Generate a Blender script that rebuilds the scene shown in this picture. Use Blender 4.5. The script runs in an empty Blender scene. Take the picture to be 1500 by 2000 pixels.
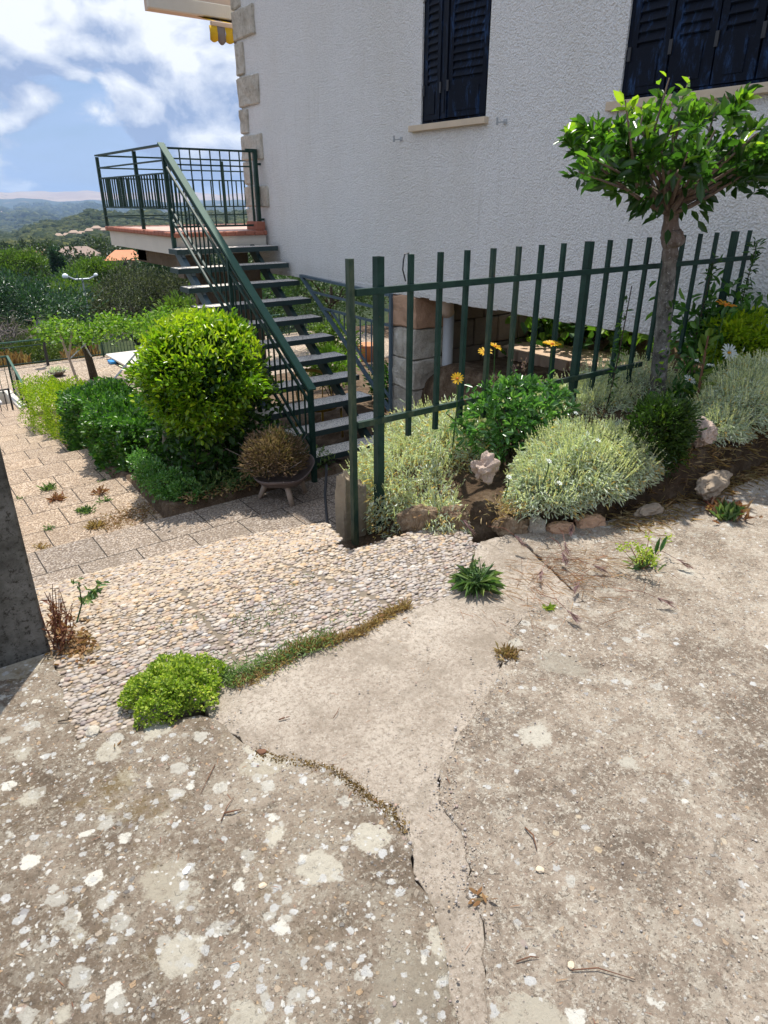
import bpy, math, random
import numpy as np
from mathutils import Vector, Matrix
random.seed(7); rng = np.random.default_rng(7)
S = bpy.context.scene; C = S.collection; R = math.radians; PI = math.pi

# ---------------------------------------------------------------- camera, sky, sun, exposure
cam_d = bpy.data.cameras.new('camera'); cam = bpy.data.objects.new('camera', cam_d); C.objects.link(cam)
cam.location = (0, 0, 1.55); cam.rotation_euler = (R(90-24.6), 0, R(-36.5))
cam_d.sensor_fit = 'VERTICAL'; cam_d.sensor_height = 36; cam_d.lens = 36*1330/2000
cam_d.clip_start = 0.05; cam_d.clip_end = 60000
S.camera = cam
SUN_EL, SUN_AZ = 68, 36.5
sun_dir = Vector((math.sin(R(SUN_AZ))*math.cos(R(SUN_EL)), math.cos(R(SUN_AZ))*math.cos(R(SUN_EL)), math.sin(R(SUN_EL))))
sd = bpy.data.lights.new('sun', 'SUN'); so = bpy.data.objects.new('sun', sd); C.objects.link(so)
sd.energy = 4.7; sd.angle = R(0.6); sd.color = (1, .955, .88)
so.rotation_euler = sun_dir.to_track_quat('Z', 'Y').to_euler(); so.location = (0, 0, 300)
S.view_settings.view_transform = 'Standard'; S.view_settings.look = 'None'
S.view_settings.exposure = 0.33; S.view_settings.gamma = 1
S.render.engine = 'CYCLES'
S.cycles.max_bounces = 8; S.cycles.diffuse_bounces = 4; S.cycles.transparent_max_bounces = 8; S.cycles.volume_bounces = 0

# ---------------------------------------------------------------- node helpers
class G:
    def __init__(s, nt): s.nt = nt
    def n(s, typ, **kw):
        nd = s.nt.nodes.new(typ)
        for k, v in kw.items():
            if k.startswith('_'): setattr(nd, k[1:], v)
            else:
                key = k.replace('__', ' ')
                s.put(nd.inputs[key], v)
        return nd
    def put(s, sock, v):
        if isinstance(v, bpy.types.NodeSocket): s.nt.links.new(v, sock)
        elif isinstance(v, (tuple, list)) and len(v) == 3 and sock.type == 'RGBA': sock.default_value = (*v, 1)
        else: sock.default_value = v
    def noise(s, vec, scale, detail=4, rough=.55, dist=0, col=False):
        nd = s.n('ShaderNodeTexNoise', Vector=vec, Scale=scale, Detail=detail, Roughness=rough, Distortion=dist)
        return nd.outputs['Color' if col else 'Fac']
    def vor(s, vec, scale, out='Distance', feature='F1', rand=1):
        nd = s.n('ShaderNodeTexVoronoi', _feature=feature, Vector=vec, Scale=scale, Randomness=rand)
        return nd.outputs[out]
    def ramp(s, fac, stops, interp='LINEAR'):
        nd = s.n('ShaderNodeValToRGB', Fac=fac); cr = nd.color_ramp; cr.interpolation = interp
        while len(cr.elements) > 1: cr.elements.remove(cr.elements[-1])
        for i, (p, c) in enumerate(stops):
            e = cr.elements[0] if i == 0 else cr.elements.new(p)
            e.position = p
            if not isinstance(c, (tuple, list)): c = (c, c, c)
            e.color = (*c, 1)
        return nd.outputs['Color']
    def mix(s, fac, a, b, mode='MIX'):
        nd = s.nt.nodes.new('ShaderNodeMix'); nd.data_type = 'RGBA'; nd.blend_type = mode
        s.put(nd.inputs[0], fac); s.put(nd.inputs[6], a); s.put(nd.inputs[7], b)
        return nd.outputs[2]
    def m(s, op, a, b=0.0, c=0.0, clamp=False):
        nd = s.nt.nodes.new('ShaderNodeMath'); nd.operation = op; nd.use_clamp = clamp
        s.put(nd.inputs[0], a); s.put(nd.inputs[1], b); s.put(nd.inputs[2], c)
        return nd.outputs[0]
    def vm(s, op, a, b=(0, 0, 0)):
        nd = s.nt.nodes.new('ShaderNodeVectorMath'); nd.operation = op
        s.put(nd.inputs[0], a); s.put(nd.inputs[1], b); return nd.outputs[0]
    def vscale(s, a, f):
        nd = s.nt.nodes.new('ShaderNodeVectorMath'); nd.operation = 'SCALE'
        s.put(nd.inputs[0], a); s.put(nd.inputs[3], f); return nd.outputs[0]
    def step(s, x, lo, hi):
        nd = s.nt.nodes.new('ShaderNodeMapRange'); nd.interpolation_type = 'SMOOTHSTEP'
        s.put(nd.inputs[0], x); nd.inputs[1].default_value = lo; nd.inputs[2].default_value = hi
        return nd.outputs[0]
    def bump(s, h, strength=.5, dist=.01, normal=None):
        nd = s.n('ShaderNodeBump', Height=h, Strength=strength, Distance=dist)
        if normal is not None: s.put(nd.inputs['Normal'], normal)
        return nd.outputs['Normal']
    def attr(s, name, out='Fac'):
        nd = s.n('ShaderNodeAttribute', _attribute_name=name); return nd.outputs[out]

def mat(name):
    mt = bpy.data.materials.new(name); mt.use_nodes = True
    nt = mt.node_tree; nt.nodes.clear(); g = G(nt)
    out = nt.nodes.new('ShaderNodeOutputMaterial'); b = nt.nodes.new('ShaderNodeBsdfPrincipled')
    nt.links.new(b.outputs[0], out.inputs[0]); g.b = b; g.out = out
    g.P = nt.nodes.new('ShaderNodeTexCoord').outputs['Object']
    return mt, g
def fin(g, col, rough=.8, normal=None, spec=.3, metal=0):
    g.put(g.b.inputs['Base Color'], col); g.put(g.b.inputs['Roughness'], rough)
    g.put(g.b.inputs['Specular IOR Level'], spec); g.put(g.b.inputs['Metallic'], metal)
    if normal is not None: g.put(g.b.inputs['Normal'], normal)

# ---------------------------------------------------------------- world
W = bpy.data.worlds.new('World'); S.world = W; W.use_nodes = True
nt = W.node_tree; nt.nodes.clear(); g = G(nt)
sky = nt.nodes.new('ShaderNodeTexSky'); sky.sky_type = 'NISHITA'; sky.sun_disc = False
sky.sun_elevation = R(SUN_EL); sky.sun_rotation = R(SUN_AZ); sky.altitude = 800; sky.air_density = 1.1; sky.dust_density = .6; sky.ozone_density = 2.2
tc = nt.nodes.new('ShaderNodeTexCoord').outputs['Generated']
sep = nt.nodes.new('ShaderNodeSeparateXYZ'); nt.links.new(tc, sep.inputs[0]); dz = sep.outputs['Z']
vec = g.vm('MULTIPLY', tc, (1, 1, 1.5))
wv = g.vm('ADD', vec, g.vscale(g.vm('SUBTRACT', g.noise(vec, 3.0, 4, .55, col=True), (.5, .5, .5)), .16))
def dens(v):
    a = g.noise(v, 3.1, 3, .5); b = g.vor(v, 9.0, feature='SMOOTH_F1'); c = g.vor(v, 23.0, feature='SMOOTH_F1'); d = g.noise(v, 26, 7, .62)
    s_ = g.m('SUBTRACT', g.m('ADD', g.m('MULTIPLY', a, 1.0), g.m('MULTIPLY', d, .16)), g.m('ADD', g.m('MULTIPLY', b, .20), g.m('MULTIPLY', c, .11)))
    return s_
n0 = dens(wv); n1 = dens(g.vm('ADD', wv, (.006, .008, .034)))
low = g.step(dz, .02, .20)
cover = g.m('ADD', n0, g.m('MULTIPLY', low, .13))
puff = g.step(cover, .435, .485)
veil = g.m('MULTIPLY', g.step(g.noise(g.vm('MULTIPLY', wv, (1, 1, 3.0)), 2.6, 6, .55), .34, .56), .85)
lit = g.m('ADD', g.m('MULTIPLY', g.m('SUBTRACT', n0, n1), 8.0), .42, clamp=True)
ccol = g.mix(lit, (2.9, 3.8, 5.8), (8.6, 8.9, 9.4))
vcol = (3.7, 5.0, 7.5)
skyc = g.mix(.76, sky.outputs[0], (2.5, 3.8, 6.3))
c1 = g.mix(veil, skyc, vcol)
c2 = g.mix(g.m('MULTIPLY', puff, .95), c1, ccol)
c2 = g.vscale(c2, g.m('ADD', 1.0, g.m('MULTIPLY', g.step(dz, .42, .75), .15)))      # bright cumulus overhead, near the sun
bg = g.n('ShaderNodeBackground', Color=c2, Strength=.096)
wo = nt.nodes.new('ShaderNodeOutputWorld'); nt.links.new(bg.outputs[0], wo.inputs[0])

# ---------------------------------------------------------------- mesh helpers
def link(name, me, m=None, parent=None, smooth=False):
    o = bpy.data.objects.new(name, me); C.objects.link(o)
    if m is not None:
        if isinstance(m, (list, tuple)):
            for q in m: me.materials.append(q)
        else: me.materials.append(m)
    if parent is not None: o.parent = parent
    if smooth and len(me.polygons): me.polygons.foreach_set('use_smooth', [True]*len(me.polygons))
    return o
class MB:
    def __init__(s): s.v = []; s.f = []
    def add(s, vs, fs):
        k = len(s.v); s.v += [tuple(p) for p in vs]; s.f += [tuple(i+k for i in f) for f in fs]; return s
    def box(s, x0, x1, y0, y1, z0, z1, M=None, bev=0, jit=0):
        x0, x1 = min(x0, x1), max(x0, x1); y0, y1 = min(y0, y1), max(y0, y1); z0, z1 = min(z0, z1), max(z0, z1)
        if bev:
            b = bev; vs = []; 
            for z, i in ((z0, b), (z0+b, 0), (z1-b, 0), (z1, b)):
                vs += [(x0+i, y0+b, z), (x0+b, y0+i, z), (x1-b, y0+i, z), (x1-i, y0+b, z), (x1-i, y1-b, z), (x1-b, y1-i, z), (x0+b, y1-i, z), (x0+i, y1-b, z)]
            if jit: vs = [(p[0]+random.uniform(-jit, jit), p[1]+random.uniform(-jit, jit), p[2]+random.uniform(-jit, jit)) for p in vs]
            fs = [tuple(range(7, -1, -1)), tuple(range(24, 32))]
            for l in range(3):
                for i in range(8): fs.append((l*8+i, l*8+(i+1) % 8, l*8+8+(i+1) % 8, l*8+8+i))
        else:
            vs = [(x0, y0, z0), (x1, y0, z0), (x1, y1, z0), (x0, y1, z0), (x0, y0, z1), (x1, y0, z1), (x1, y1, z1), (x0, y1, z1)]
            fs = [(3, 2, 1, 0), (4, 5, 6, 7), (0, 1, 5, 4), (1, 2, 6, 5), (2, 3, 7, 6), (3, 0, 4, 7)]
        if M is not None: vs = [M @ Vector(p) for p in vs]
        return s.add(vs, fs)
    def bar(s, a, b, w, h, up=(0, 0, 1)):
        a = Vector(a); b = Vector(b); d = (b-a).normalized(); u = Vector(up)
        if abs(d.dot(u)) > .98: u = Vector((0, 1, 0))
        x = d.cross(u).normalized(); y = x.cross(d).normalized()
        vs = [p + x*(w/2*i) + y*(h/2*j) for p in (a, b) for i, j in ((-1, -1), (1, -1), (1, 1), (-1, 1))]
        return s.add(vs, [(3, 2, 1, 0), (4, 5, 6, 7), (0, 1, 5, 4), (1, 2, 6, 5), (2, 3, 7, 6), (3, 0, 4, 7)])
    def tube(s, pts, rad, n=8, cap=True):
        pts = [Vector(p) for p in pts]
        if not isinstance(rad, (list, tuple)): rad = [rad]*len(pts)
        vs = []; px = None
        for i, p in enumerate(pts):
            d = (pts[min(i+1, len(pts)-1)] - pts[max(i-1, 0)]).normalized()
            if px is None: px = d.orthogonal().normalized()
            px = (px - d*px.dot(d)).normalized(); py = d.cross(px)
            for k in range(n):
                a = 2*PI*k/n; vs.append(p + (px*math.cos(a)+py*math.sin(a))*rad[i])
        fs = [(i*n+k, i*n+(k+1) % n, (i+1)*n+(k+1) % n, (i+1)*n+k) for i in range(len(pts)-1) for k in range(n)]
        if cap: fs += [tuple(range(n-1, -1, -1)), tuple((len(pts)-1)*n+k for k in range(n))]
        return s.add(vs, fs)
    def lathe(s, c, prof, n=20, sx=1, sy=1):
        vs = [(c[0]+r*sx*math.cos(2*PI*k/n), c[1]+r*sy*math.sin(2*PI*k/n), c[2]+z) for r, z in prof for k in range(n)]
        fs = [(i*n+k, i*n+(k+1) % n, (i+1)*n+(k+1) % n, (i+1)*n+k) for i in range(len(prof)-1) for k in range(n)]
        fs += [tuple(range(n-1, -1, -1)), tuple((len(prof)-1)*n+k for k in range(n))]
        return s.add(vs, fs)
    def build(s, name, m, parent=None, smooth=False):
        me = bpy.data.meshes.new(name); me.from_pydata(s.v, [], s.f); me.update()
        return link(name, me, m, parent, smooth)
def tag(o, label=None, cat=None, group=None, kind=None):
    if label: o['label'] = label
    if cat: o['category'] = cat
    if group: o['group'] = group
    if kind: o['kind'] = kind
    return o
def empty(name, loc, label, cat, group=None):
    o = bpy.data.objects.new(name, None); C.objects.link(o); o.empty_display_size = .1
    return tag(o, label, cat, group)      # root stays at the origin so parts keep world coordinates
def struct(o): o['kind'] = 'structure'; return o

def np_mesh(name, V, F, m, parent=None, attrs=None, smooth=False):
    """V (n,3), F (m,4) or (m,3) int"""
    me = bpy.data.meshes.new(name); k = F.shape[1]
    me.vertices.add(len(V)); me.vertices.foreach_set('co', V.astype(np.float32).ravel())
    me.loops.add(F.size); me.loops.foreach_set('vertex_index', F.astype(np.int32).ravel())
    me.polygons.add(len(F)); me.polygons.foreach_set('loop_start', np.arange(0, F.size, k, dtype=np.int32))
    me.polygons.foreach_set('loop_total', np.full(len(F), k, dtype=np.int32))
    if smooth: me.polygons.foreach_set('use_smooth', np.ones(len(F), dtype=bool))
    me.update(calc_edges=True)
    for an, vals in (attrs or {}).items():
        a = me.attributes.new(an, 'FLOAT', 'POINT'); a.data.foreach_set('value', vals.astype(np.float32))
    return link(name, me, m, parent)
def unit(a): return a/np.maximum(np.linalg.norm(a, axis=1, keepdims=True), 1e-9)
def leaves(name, P, D, L, Wd, m, parent=None, tint=None, fold=.25, nrm=None, droop=.12, s1=.3, s2=.7):
    """one folded, pointed leaf (two quads) per row; P base, D direction, L length, Wd width"""
    n = len(P); D = unit(D); L = np.broadcast_to(L, n)[:, None]; Wd = np.broadcast_to(Wd, n)[:, None]
    if nrm is None: nrm = rng.normal(size=(n, 3)) + np.array([0, 0, 1.2])
    X = unit(np.cross(D, nrm)); Nn = unit(np.cross(X, D))
    b = P; t = P + D*L - Nn*L*droop
    def side(s, f, w): return P + D*L*f + X*(Wd*w*s*.5) + Nn*(Wd*fold*w)
    V = np.stack([b, side(-1, s1, .9), side(-1, s2, .8), t, side(1, s2, .8), side(1, s1, .9)], 1).reshape(-1, 3)
    k = (np.arange(n)*6)[:, None]
    F = np.concatenate([k+np.array([0, 3, 2, 1]), k+np.array([0, 5, 4, 3])])
    if tint is None: tint = rng.random(n)
    return np_mesh(name, V, F, m, parent, {'tint': np.repeat(tint, 6)})
def ico(sub=1):
    t = (1+5**.5)/2
    v = [(-1, t, 0), (1, t, 0), (-1, -t, 0), (1, -t, 0), (0, -1, t), (0, 1, t), (0, -1, -t), (0, 1, -t), (t, 0, -1), (t, 0, 1), (-t, 0, -1), (-t, 0, 1)]
    f = [(0, 11, 5), (0, 5, 1), (0, 1, 7), (0, 7, 10), (0, 10, 11), (1, 5, 9), (5, 11, 4), (11, 10, 2), (10, 7, 6), (7, 1, 8), (3, 9, 4), (3, 4, 2), (3, 2, 6), (3, 6, 8), (3, 8, 9), (4, 9, 5), (2, 4, 11), (6, 2, 10), (8, 6, 7), (9, 8, 1)]
    v = [np.array(p)/np.linalg.norm(p) for p in v]
    for _ in range(sub):
        c = {}; nf = []
        def mid(a, b):
            k = (min(a, b), max(a, b))
            if k not in c: q = v[a]+v[b]; v.append(q/np.linalg.norm(q)); c[k] = len(v)-1
            return c[k]
        for a, b, d in f:
            x, y, z = mid(a, b), mid(b, d), mid(d, a); nf += [(a, x, z), (b, y, x), (d, z, y), (x, y, z)]
        f = nf
    return np.array(v), np.array(f)
def blobs(name, P, Rr, m, parent=None, sub=1, jit=.12, tint=None, rot=True, extra=None):
    """ellipsoids: P (n,3) centres, Rr (n,3) radii"""
    v, f = ico(sub); n = len(P); k = len(v)
    J = 1 + rng.normal(size=(n, k, 1))*jit
    V = v[None]*J*Rr[:, None, :]
    if rot:
        a = rng.random(n)*2*PI; c, s_ = np.cos(a)[:, None], np.sin(a)[:, None]
        V = np.stack([V[..., 0]*c-V[..., 1]*s_, V[..., 0]*s_+V[..., 1]*c, V[..., 2]], -1)
    V = (V+P[:, None, :]).reshape(-1, 3)
    F = (f[None]+(np.arange(n)*k)[:, None, None]).reshape(-1, 3)
    if tint is None: tint = rng.random(n)
    return np_mesh(name, V, F, m, parent, {'tint': np.repeat(tint, k)}, smooth=True)
def inpoly(x, y, poly):
    c = np.zeros(len(x), bool); n = len(poly)
    for i in range(n):
        x0, y0 = poly[i]; x1, y1 = poly[(i+1) % n]
        if y0 == y1: continue
        k = ((y0 > y) != (y1 > y)) & (x < (x1-x0)*(y-y0)/(y1-y0)+x0); c ^= k
    return c
def polyslab(name, pts, z, th, m, parent=None, rough=0.0, step_=.03, bev=.006, zf=None):
    """outline -> slab with noisy edge and softened rim"""
    o = []
    for i in range(len(pts)):
        a = Vector(pts[i]); b = Vector(pts[(i+1) % len(pts)]); k = max(1, int((b-a).length/step_)) if rough else 1
        k = min(k, 60)
        for j in range(k):
            p = a.lerp(b, j/k)
            if rough: p = p+Vector((random.uniform(-1, 1), random.uniform(-1, 1)))*rough
            o.append((p.x, p.y))
    import bmesh
    area = sum(o[i][0]*o[(i+1) % len(o)][1]-o[(i+1) % len(o)][0]*o[i][1] for i in range(len(o)))
    if area < 0: o.reverse()
    bm = bmesh.new(); zz = (lambda x, y: z) if zf is None else zf
    inn = []
    for i, p in enumerate(o):
        a = Vector(o[i-1]); b = Vector(o[(i+1) % len(o)]); d = (b-a).normalized(); nn = Vector((-d.y, d.x))
        inn.append((p[0]+nn.x*bev, p[1]+nn.y*bev))
    top = [bm.verts.new((x, y, zz(x, y))) for x, y in inn]
    rim = [bm.verts.new((x, y, zz(x, y)-bev*.8)) for x, y in o]
    bot = [bm.verts.new((x, y, zz(x, y)-th)) for x, y in o]
    n = len(o)
    es = [bm.edges.new((top[i], top[(i+1) % n])) for i in range(n)]
    bmesh.ops.triangle_fill(bm, edges=es, use_beauty=True)
    for i in range(n):
        j = (i+1) % n; bm.faces.new((rim[i], rim[j], top[j], top[i])); bm.faces.new((bot[i], bot[j], rim[j], rim[i]))
    bmesh.ops.recalc_face_normals(bm, faces=bm.faces)
    me = bpy.data.meshes.new(name); bm.to_mesh(me); bm.free()
    ups = sum(p.normal.z*p.area for p in me.polygons)
    if ups < 0: me.flip_normals()
    return link(name, me, m, parent)

# ---------------------------------------------------------------- materials
def m_concrete(name, lich=1.0, moss=1.0, tone=1.0, grey=0.0):
    mt, g = mat(name); P = g.P
    wob = g.vscale(g.vm('SUBTRACT', g.noise(P, 26, 4, .65, col=True), (.5, .5, .5)), .030)
    Pw = g.vm('ADD', P, wob); t = tone
    base = g.ramp(g.noise(P, 2.6, 10, .74), [(.34, (.145*t, .108*t, .078*t)), (.46, (.235*t, .182*t, .134*t)), (.56, (.34*t, .275*t, .21*t)), (.68, (.49*t, .415*t, .33*t))])
    mid = g.noise(P, 17, 9, .78)
    base = g.mix(g.m('MULTIPLY', g.step(mid, .50, .60), .55), base, (.42*t, .375*t, .30*t))
    base = g.mix(g.m('MULTIPLY', g.step(mid, .47, .36), .60), base, (.115*t, .094*t, .070*t))
    fine = g.noise(P, 85, 8, .82)
    base = g.mix(g.m('MULTIPLY', g.step(fine, .52, .60), .75), base, (.52*t, .475*t, .39*t))
    base = g.mix(g.m('MULTIPLY', g.step(g.noise(P, 120, 7, .85, .3), .54, .60), .85), base, (.070, .056, .042))
    def grains(scale, rlo, keep, stops, amt, base):
        d = g.vor(Pw, scale); c = nt_sep(g, g.vor(Pw, scale, 'Color'))
        mk = g.m('MULTIPLY', g.step(d, rlo+.07, rlo), g.step(c[0], keep, keep+.03))
        return g.mix(g.m('MULTIPLY', mk, amt), base, g.ramp(c[1], stops)), mk
    st = [(0, (.52, .47, .38)), (.35, (.36, .31, .25)), (.55, (.50, .34, .20)), (.75, (.58, .55, .49)), (.9, (.20, .19, .18)), (1, (.45, .29, .20))]
    base, m1 = grains(90, .26, .58, st, .85, base)
    base, m2 = grains(42, .24, .80, st, .8, base)
    base, m3 = grains(24, .16, .90, [(0, (.55, .42, .25)), (.5, (.6, .55, .47)), (.8, (.33, .33, .34)), (1, (.45, .29, .2))], .85, base)
    h = g.m('ADD', g.m('MULTIPLY', fine, .6), g.m('MULTIPLY', mid, .8)); h = g.m('ADD', h, g.m('MULTIPLY', g.m('ADD', m1, m2), .3))
    if lich:
        region = g.noise(P, 1.3, 4, .6); tex = g.noise(P, 55, 7, .82)
        def layer(scale, lo, hi, keep, col, base, en, amt):
            d = g.vor(Pw, scale); c = nt_sep(g, g.vor(Pw, scale, 'Color')); col2 = tuple(x*.72 for x in col)
            rad = g.m('ADD', lo, g.m('MULTIPLY', c[1], hi-lo))
            wavy = g.m('ADD', g.m('MULTIPLY', g.m('SUBTRACT', g.noise(P, scale*3.5, 8, .78), .5), en), g.m('MULTIPLY', g.m('SUBTRACT', g.noise(P, scale*1.4, 2), .5), en*.6))
            mk = g.m('MULTIPLY', g.step(g.m('ADD', g.m('SUBTRACT', rad, d), wavy), 0, .07), g.step(g.m('ADD', c[0], g.m('MULTIPLY', g.m('SUBTRACT', region, .5), 1.3)), keep, keep+.04))
            mk = g.m('MULTIPLY', mk, g.m('MULTIPLY', g.m('ADD', g.m('MULTIPLY', g.step(tex, .36, .54), .45), .6), g.m('ADD', g.m('MULTIPLY', c[2], .4), amt)), clamp=True)
            return g.mix(mk, base, g.mix(c[2], col2, col))
        base = layer(4.6, .16, .42, 1-.50*lich, (.46, .41, .32), base, .75, .6)
        base = layer(7.5, .14, .40, 1-.46*lich, (.56, .515, .42), base, .60, .75)
        base = layer(15, .10, .38, 1-.42*lich, (.68, .65, .57), base, .55, .75)
        base = layer(31, .10, .36, 1-.42*lich, (.66, .655, .63), base, .45, .7)
        base = layer(62, .10, .34, 1-.40*lich, (.66, .64, .59), base, .3, .7)
    if moss:
        sx = nt_sep(g, P)
        side = g.step(g.m('SUBTRACT', g.m('MULTIPLY', sx[1], .6), g.m('MULTIPLY', sx[0], .8)), -.1, 1.0)
        mm = g.m('MULTIPLY', g.step(g.noise(P, 6, 8, .75, .2), .60-.06*moss, .68), g.m('ADD', .10, g.m('MULTIPLY', side, .8)), clamp=True)
        base = g.mix(g.m('MULTIPLY', mm, .75), base, (.16, .108, .03))
    if grey:
        hs = g.n('ShaderNodeHueSaturation', Saturation=1-grey, Color=base); base = hs.outputs[0]
    fin(g, base, .92, g.bump(h, 1, .010), .12)
    return mt
def nt_sep(g, v):
    nd = g.n('ShaderNodeSeparateXYZ', Vector=v); return nd.outputs
M = {}
M['conc_left'] = m_concrete('weathered_concrete_lichen', 1.95, 1.3, .88, 0)
M['conc_right'] = m_concrete('weathered_concrete', .50, .25, 1.16, .10)
def simple(name, col, rough=.8, bump=0, bscale=50, var=.15, vscale=4, spec=.3, metal=0):
    mt, g = mat(name)
    c = g.mix(g.noise(g.P, vscale, 6, .65), tuple(x*(1-var) for x in col), tuple(min(1, x*(1+var)) for x in col))
    nrm = g.bump(g.noise(g.P, bscale, 4, .6), 1, bump) if bump else None
    fin(g, c, rough, nrm, spec, metal); return mt
mt, g = mat('patch_concrete')
c = g.ramp(g.noise(g.P, 3.2, 9, .76), [(.34, (.27, .22, .17)), (.47, (.41, .345, .28)), (.57, (.50, .43, .355)), (.7, (.58, .51, .43))])
c = g.mix(g.m('MULTIPLY', g.step(g.noise(g.P, 70, 9, .9), .50, .57), .8), c, (.20, .16, .12))
c = g.mix(g.m('MULTIPLY', g.step(g.noise(g.P, 110, 6, .8), .55, .62), .7), c, (.62, .58, .50))
c = g.mix(g.m('MULTIPLY', g.step(g.noise(g.vm('MULTIPLY', g.P, (1, .45, 1)), 85, 9, .88, .3), .53, .60), .55), c, (.215, .185, .145))
c = g.mix(g.m('MULTIPLY', g.step(g.noise(g.P, 5, 9, .8), .50, .60), .55), c, (.27, .225, .175))
fin(g, c, .92, g.bump(g.m('ADD', g.noise(g.P, 80, 8, .82), g.noise(g.P, 15, 4)), 1, .007), .12); M['patch'] = mt

mt, g = mat('washed_pebbles'); t = g.attr('tint')
c = g.ramp(t, [(0, (.37, .30, .25)), (.18, (.46, .40, .34)), (.32, (.29, .235, .20)), (.44, (.47, .34, .215)), (.54, (.36, .335, .325)), (.66, (.46, .38, .30)), (.76, (.25, .185, .17)), (.86, (.60, .55, .49)), (.95, (.19, .175, .185)), (1, (.45, .29, .215))])
c = g.mix(g.m('MULTIPLY', g.noise(g.P, 130, 4, .6), .35), c, (.30, .26, .21))
fin(g, c, .6, g.bump(g.noise(g.P, 200, 3, .6), .5, .0015), .35); M['pebble'] = mt
mt, g = mat('washed_pebbles_ochre'); t = g.attr('tint')
c = g.ramp(t, [(0, (.42, .33, .25)), (.25, (.52, .42, .29)), (.4, (.36, .285, .225)), (.6, (.50, .425, .34)), (.75, (.50, .34, .19)), (.9, (.32, .25, .205)), (1, (.62, .55, .46))])
fin(g, c, .65, g.bump(g.noise(g.P, 200, 3, .6), .5, .0015), .3); M['pebble2'] = mt
M['mortar'] = simple('pebble_mortar', (.20, .165, .125), .95, .004, 90, .3, 12, .1)
M['fascia'] = simple('cream_render', (.66, .61, .52), .85, .003, 60, .14, 3)

def m_paving(name, tone, ox, oy, w=.5, h=.5, peb=58, joint=(.12, .1, .08)):
    mt, g = mat(name); P = g.P
    br = g.nt.nodes.new('ShaderNodeTexBrick'); br.offset = .5; br.squash = 1
    g.put(br.inputs['Vector'], g.vm('ADD', g.vm('ADD', P, (ox, oy, 0)), g.vscale(g.vm('SUBTRACT', g.noise(P, 9, 2, col=True), (.5, .5, .5)), .012)))
    br.inputs['Scale'].default_value = 1; br.inputs['Mortar Size'].default_value = .006; br.inputs['Mortar Smooth'].default_value = .3
    br.inputs['Brick Width'].default_value = w; br.inputs['Row Height'].default_value = h
    br.inputs['Color1'].default_value = (.9, .9, .9, 1); br.inputs['Color2'].default_value = (1.12, 1.1, 1.07, 1)
    vd = g.vor(P, peb); vc = nt_sep(g, g.vor(P, peb, 'Color'))
    col = g.ramp(vc[0], [(0, (.30, .26, .215)), (.3, (.42, .37, .30)), (.6, (.50, .45, .38)), (.8, (.36, .33, .30)), (.92, (.62, .58, .52)), (1, (.5, .38, .27))])
    col = g.mix(g.step(vd, .42, .62), col, (.20, .165, .13))
    col = g.mix(g.m('MULTIPLY', g.step(g.noise(P, 3, 6, .7), .45, .65), .5), col, (.23, .195, .155))
    col = g.mix(1.0, col, g.mix(1.0, br.outputs['Color'], (tone[0], tone[1], tone[2]), 'MULTIPLY'), 'MULTIPLY')
    jf = br.outputs['Fac']
    col = g.mix(g.m('MULTIPLY', jf, .38), col, joint)
    hgt = g.m('SUBTRACT', g.m('MULTIPLY', g.step(vd, .6, .1), .5), jf)
    fin(g, col, .85, g.bump(hgt, .9, .006), .25); return mt
M['pave_land'] = m_paving('landing_slabs', (.84, .79, .77), .05, .25)
M['pave_path'] = m_paving('path_slabs', (1.12, .98, .86), .1, .08)
M['pave_terr'] = m_paving('terrace_slabs', (1.15, 1.05, .96), .1, .1, .9, .6, 30, (.25, .21, .17))

mt, g = mat('white_roughcast')
v1 = g.noise(g.P, 62, 4, .62, .3); v2 = g.vor(g.vm('ADD', g.P, g.vscale(g.noise(g.P, 30, 2, col=True), .012)), 70, feature='SMOOTH_F1')
h = g.m('SUBTRACT', g.m('MULTIPLY', v1, 1.3), g.m('MULTIPLY', v2, .9))
c = g.mix(g.step(g.noise(g.vm('MULTIPLY', g.P, (1, 1, .35)), 1.1, 6, .65), .4, .75), (.94, .92, .88), (.88, .85, .79))
c = g.mix(g.m('MULTIPLY', g.step(h, .36, .12), .22), c, (.58, .56, .52))
st_ = g.m('MULTIPLY', g.step(g.noise(g.vm('MULTIPLY', g.P, (1, 9, .55)), 1.6, 6, .7), .55, .70), g.step(g.noise(g.P, .9, 3), .45, .62))
c = g.mix(g.m('MULTIPLY', st_, .35), c, (.60, .56, .48))
zw = nt_sep(g, g.P)[2]
c = g.mix(g.m('MULTIPLY', g.step(g.m('ADD', zw, g.m('MULTIPLY', g.noise(g.P, 3, 5), .4)), 1.05, .70), .35), c, (.62, .58, .50))
fin(g, c, .9, g.bump(h, 1, .019), .2); M['stucco'] = mt
mt, g = mat('quarried_stone')
c = g.ramp(g.noise(g.P, 6, 8, .7), [(.3, (.38, .33, .26)), (.5, (.56, .51, .42)), (.7, (.70, .65, .56))])
c = g.mix(g.m('MULTIPLY', g.step(g.noise(g.P, 30, 5, .8), .52, .68), .6), c, (.22, .19, .15))
fin(g, c, .92, g.bump(g.m('ADD', g.noise(g.P, 11, 8, .7), g.m('MULTIPLY', g.noise(g.P, 70, 4, .7), .2)), 1, .035), .15); M['stone'] = mt
M['stone_red'] = simple('reddish_stone', (.50, .31, .20), .9, .02, 14, .3, 9, .15)
mt, g = mat('brown_layered_stone')
w = g.noise(g.vm('MULTIPLY', g.P, (1.2, 1.2, .5)), 30, 6, .7, 1.2)
c = g.ramp(w, [(.3, (.13, .085, .05)), (.5, (.30, .21, .13)), (.7, (.46, .36, .25))])
fin(g, c, .9, g.bump(w, 1, .03), .15); M['stone_brown'] = mt
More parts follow.
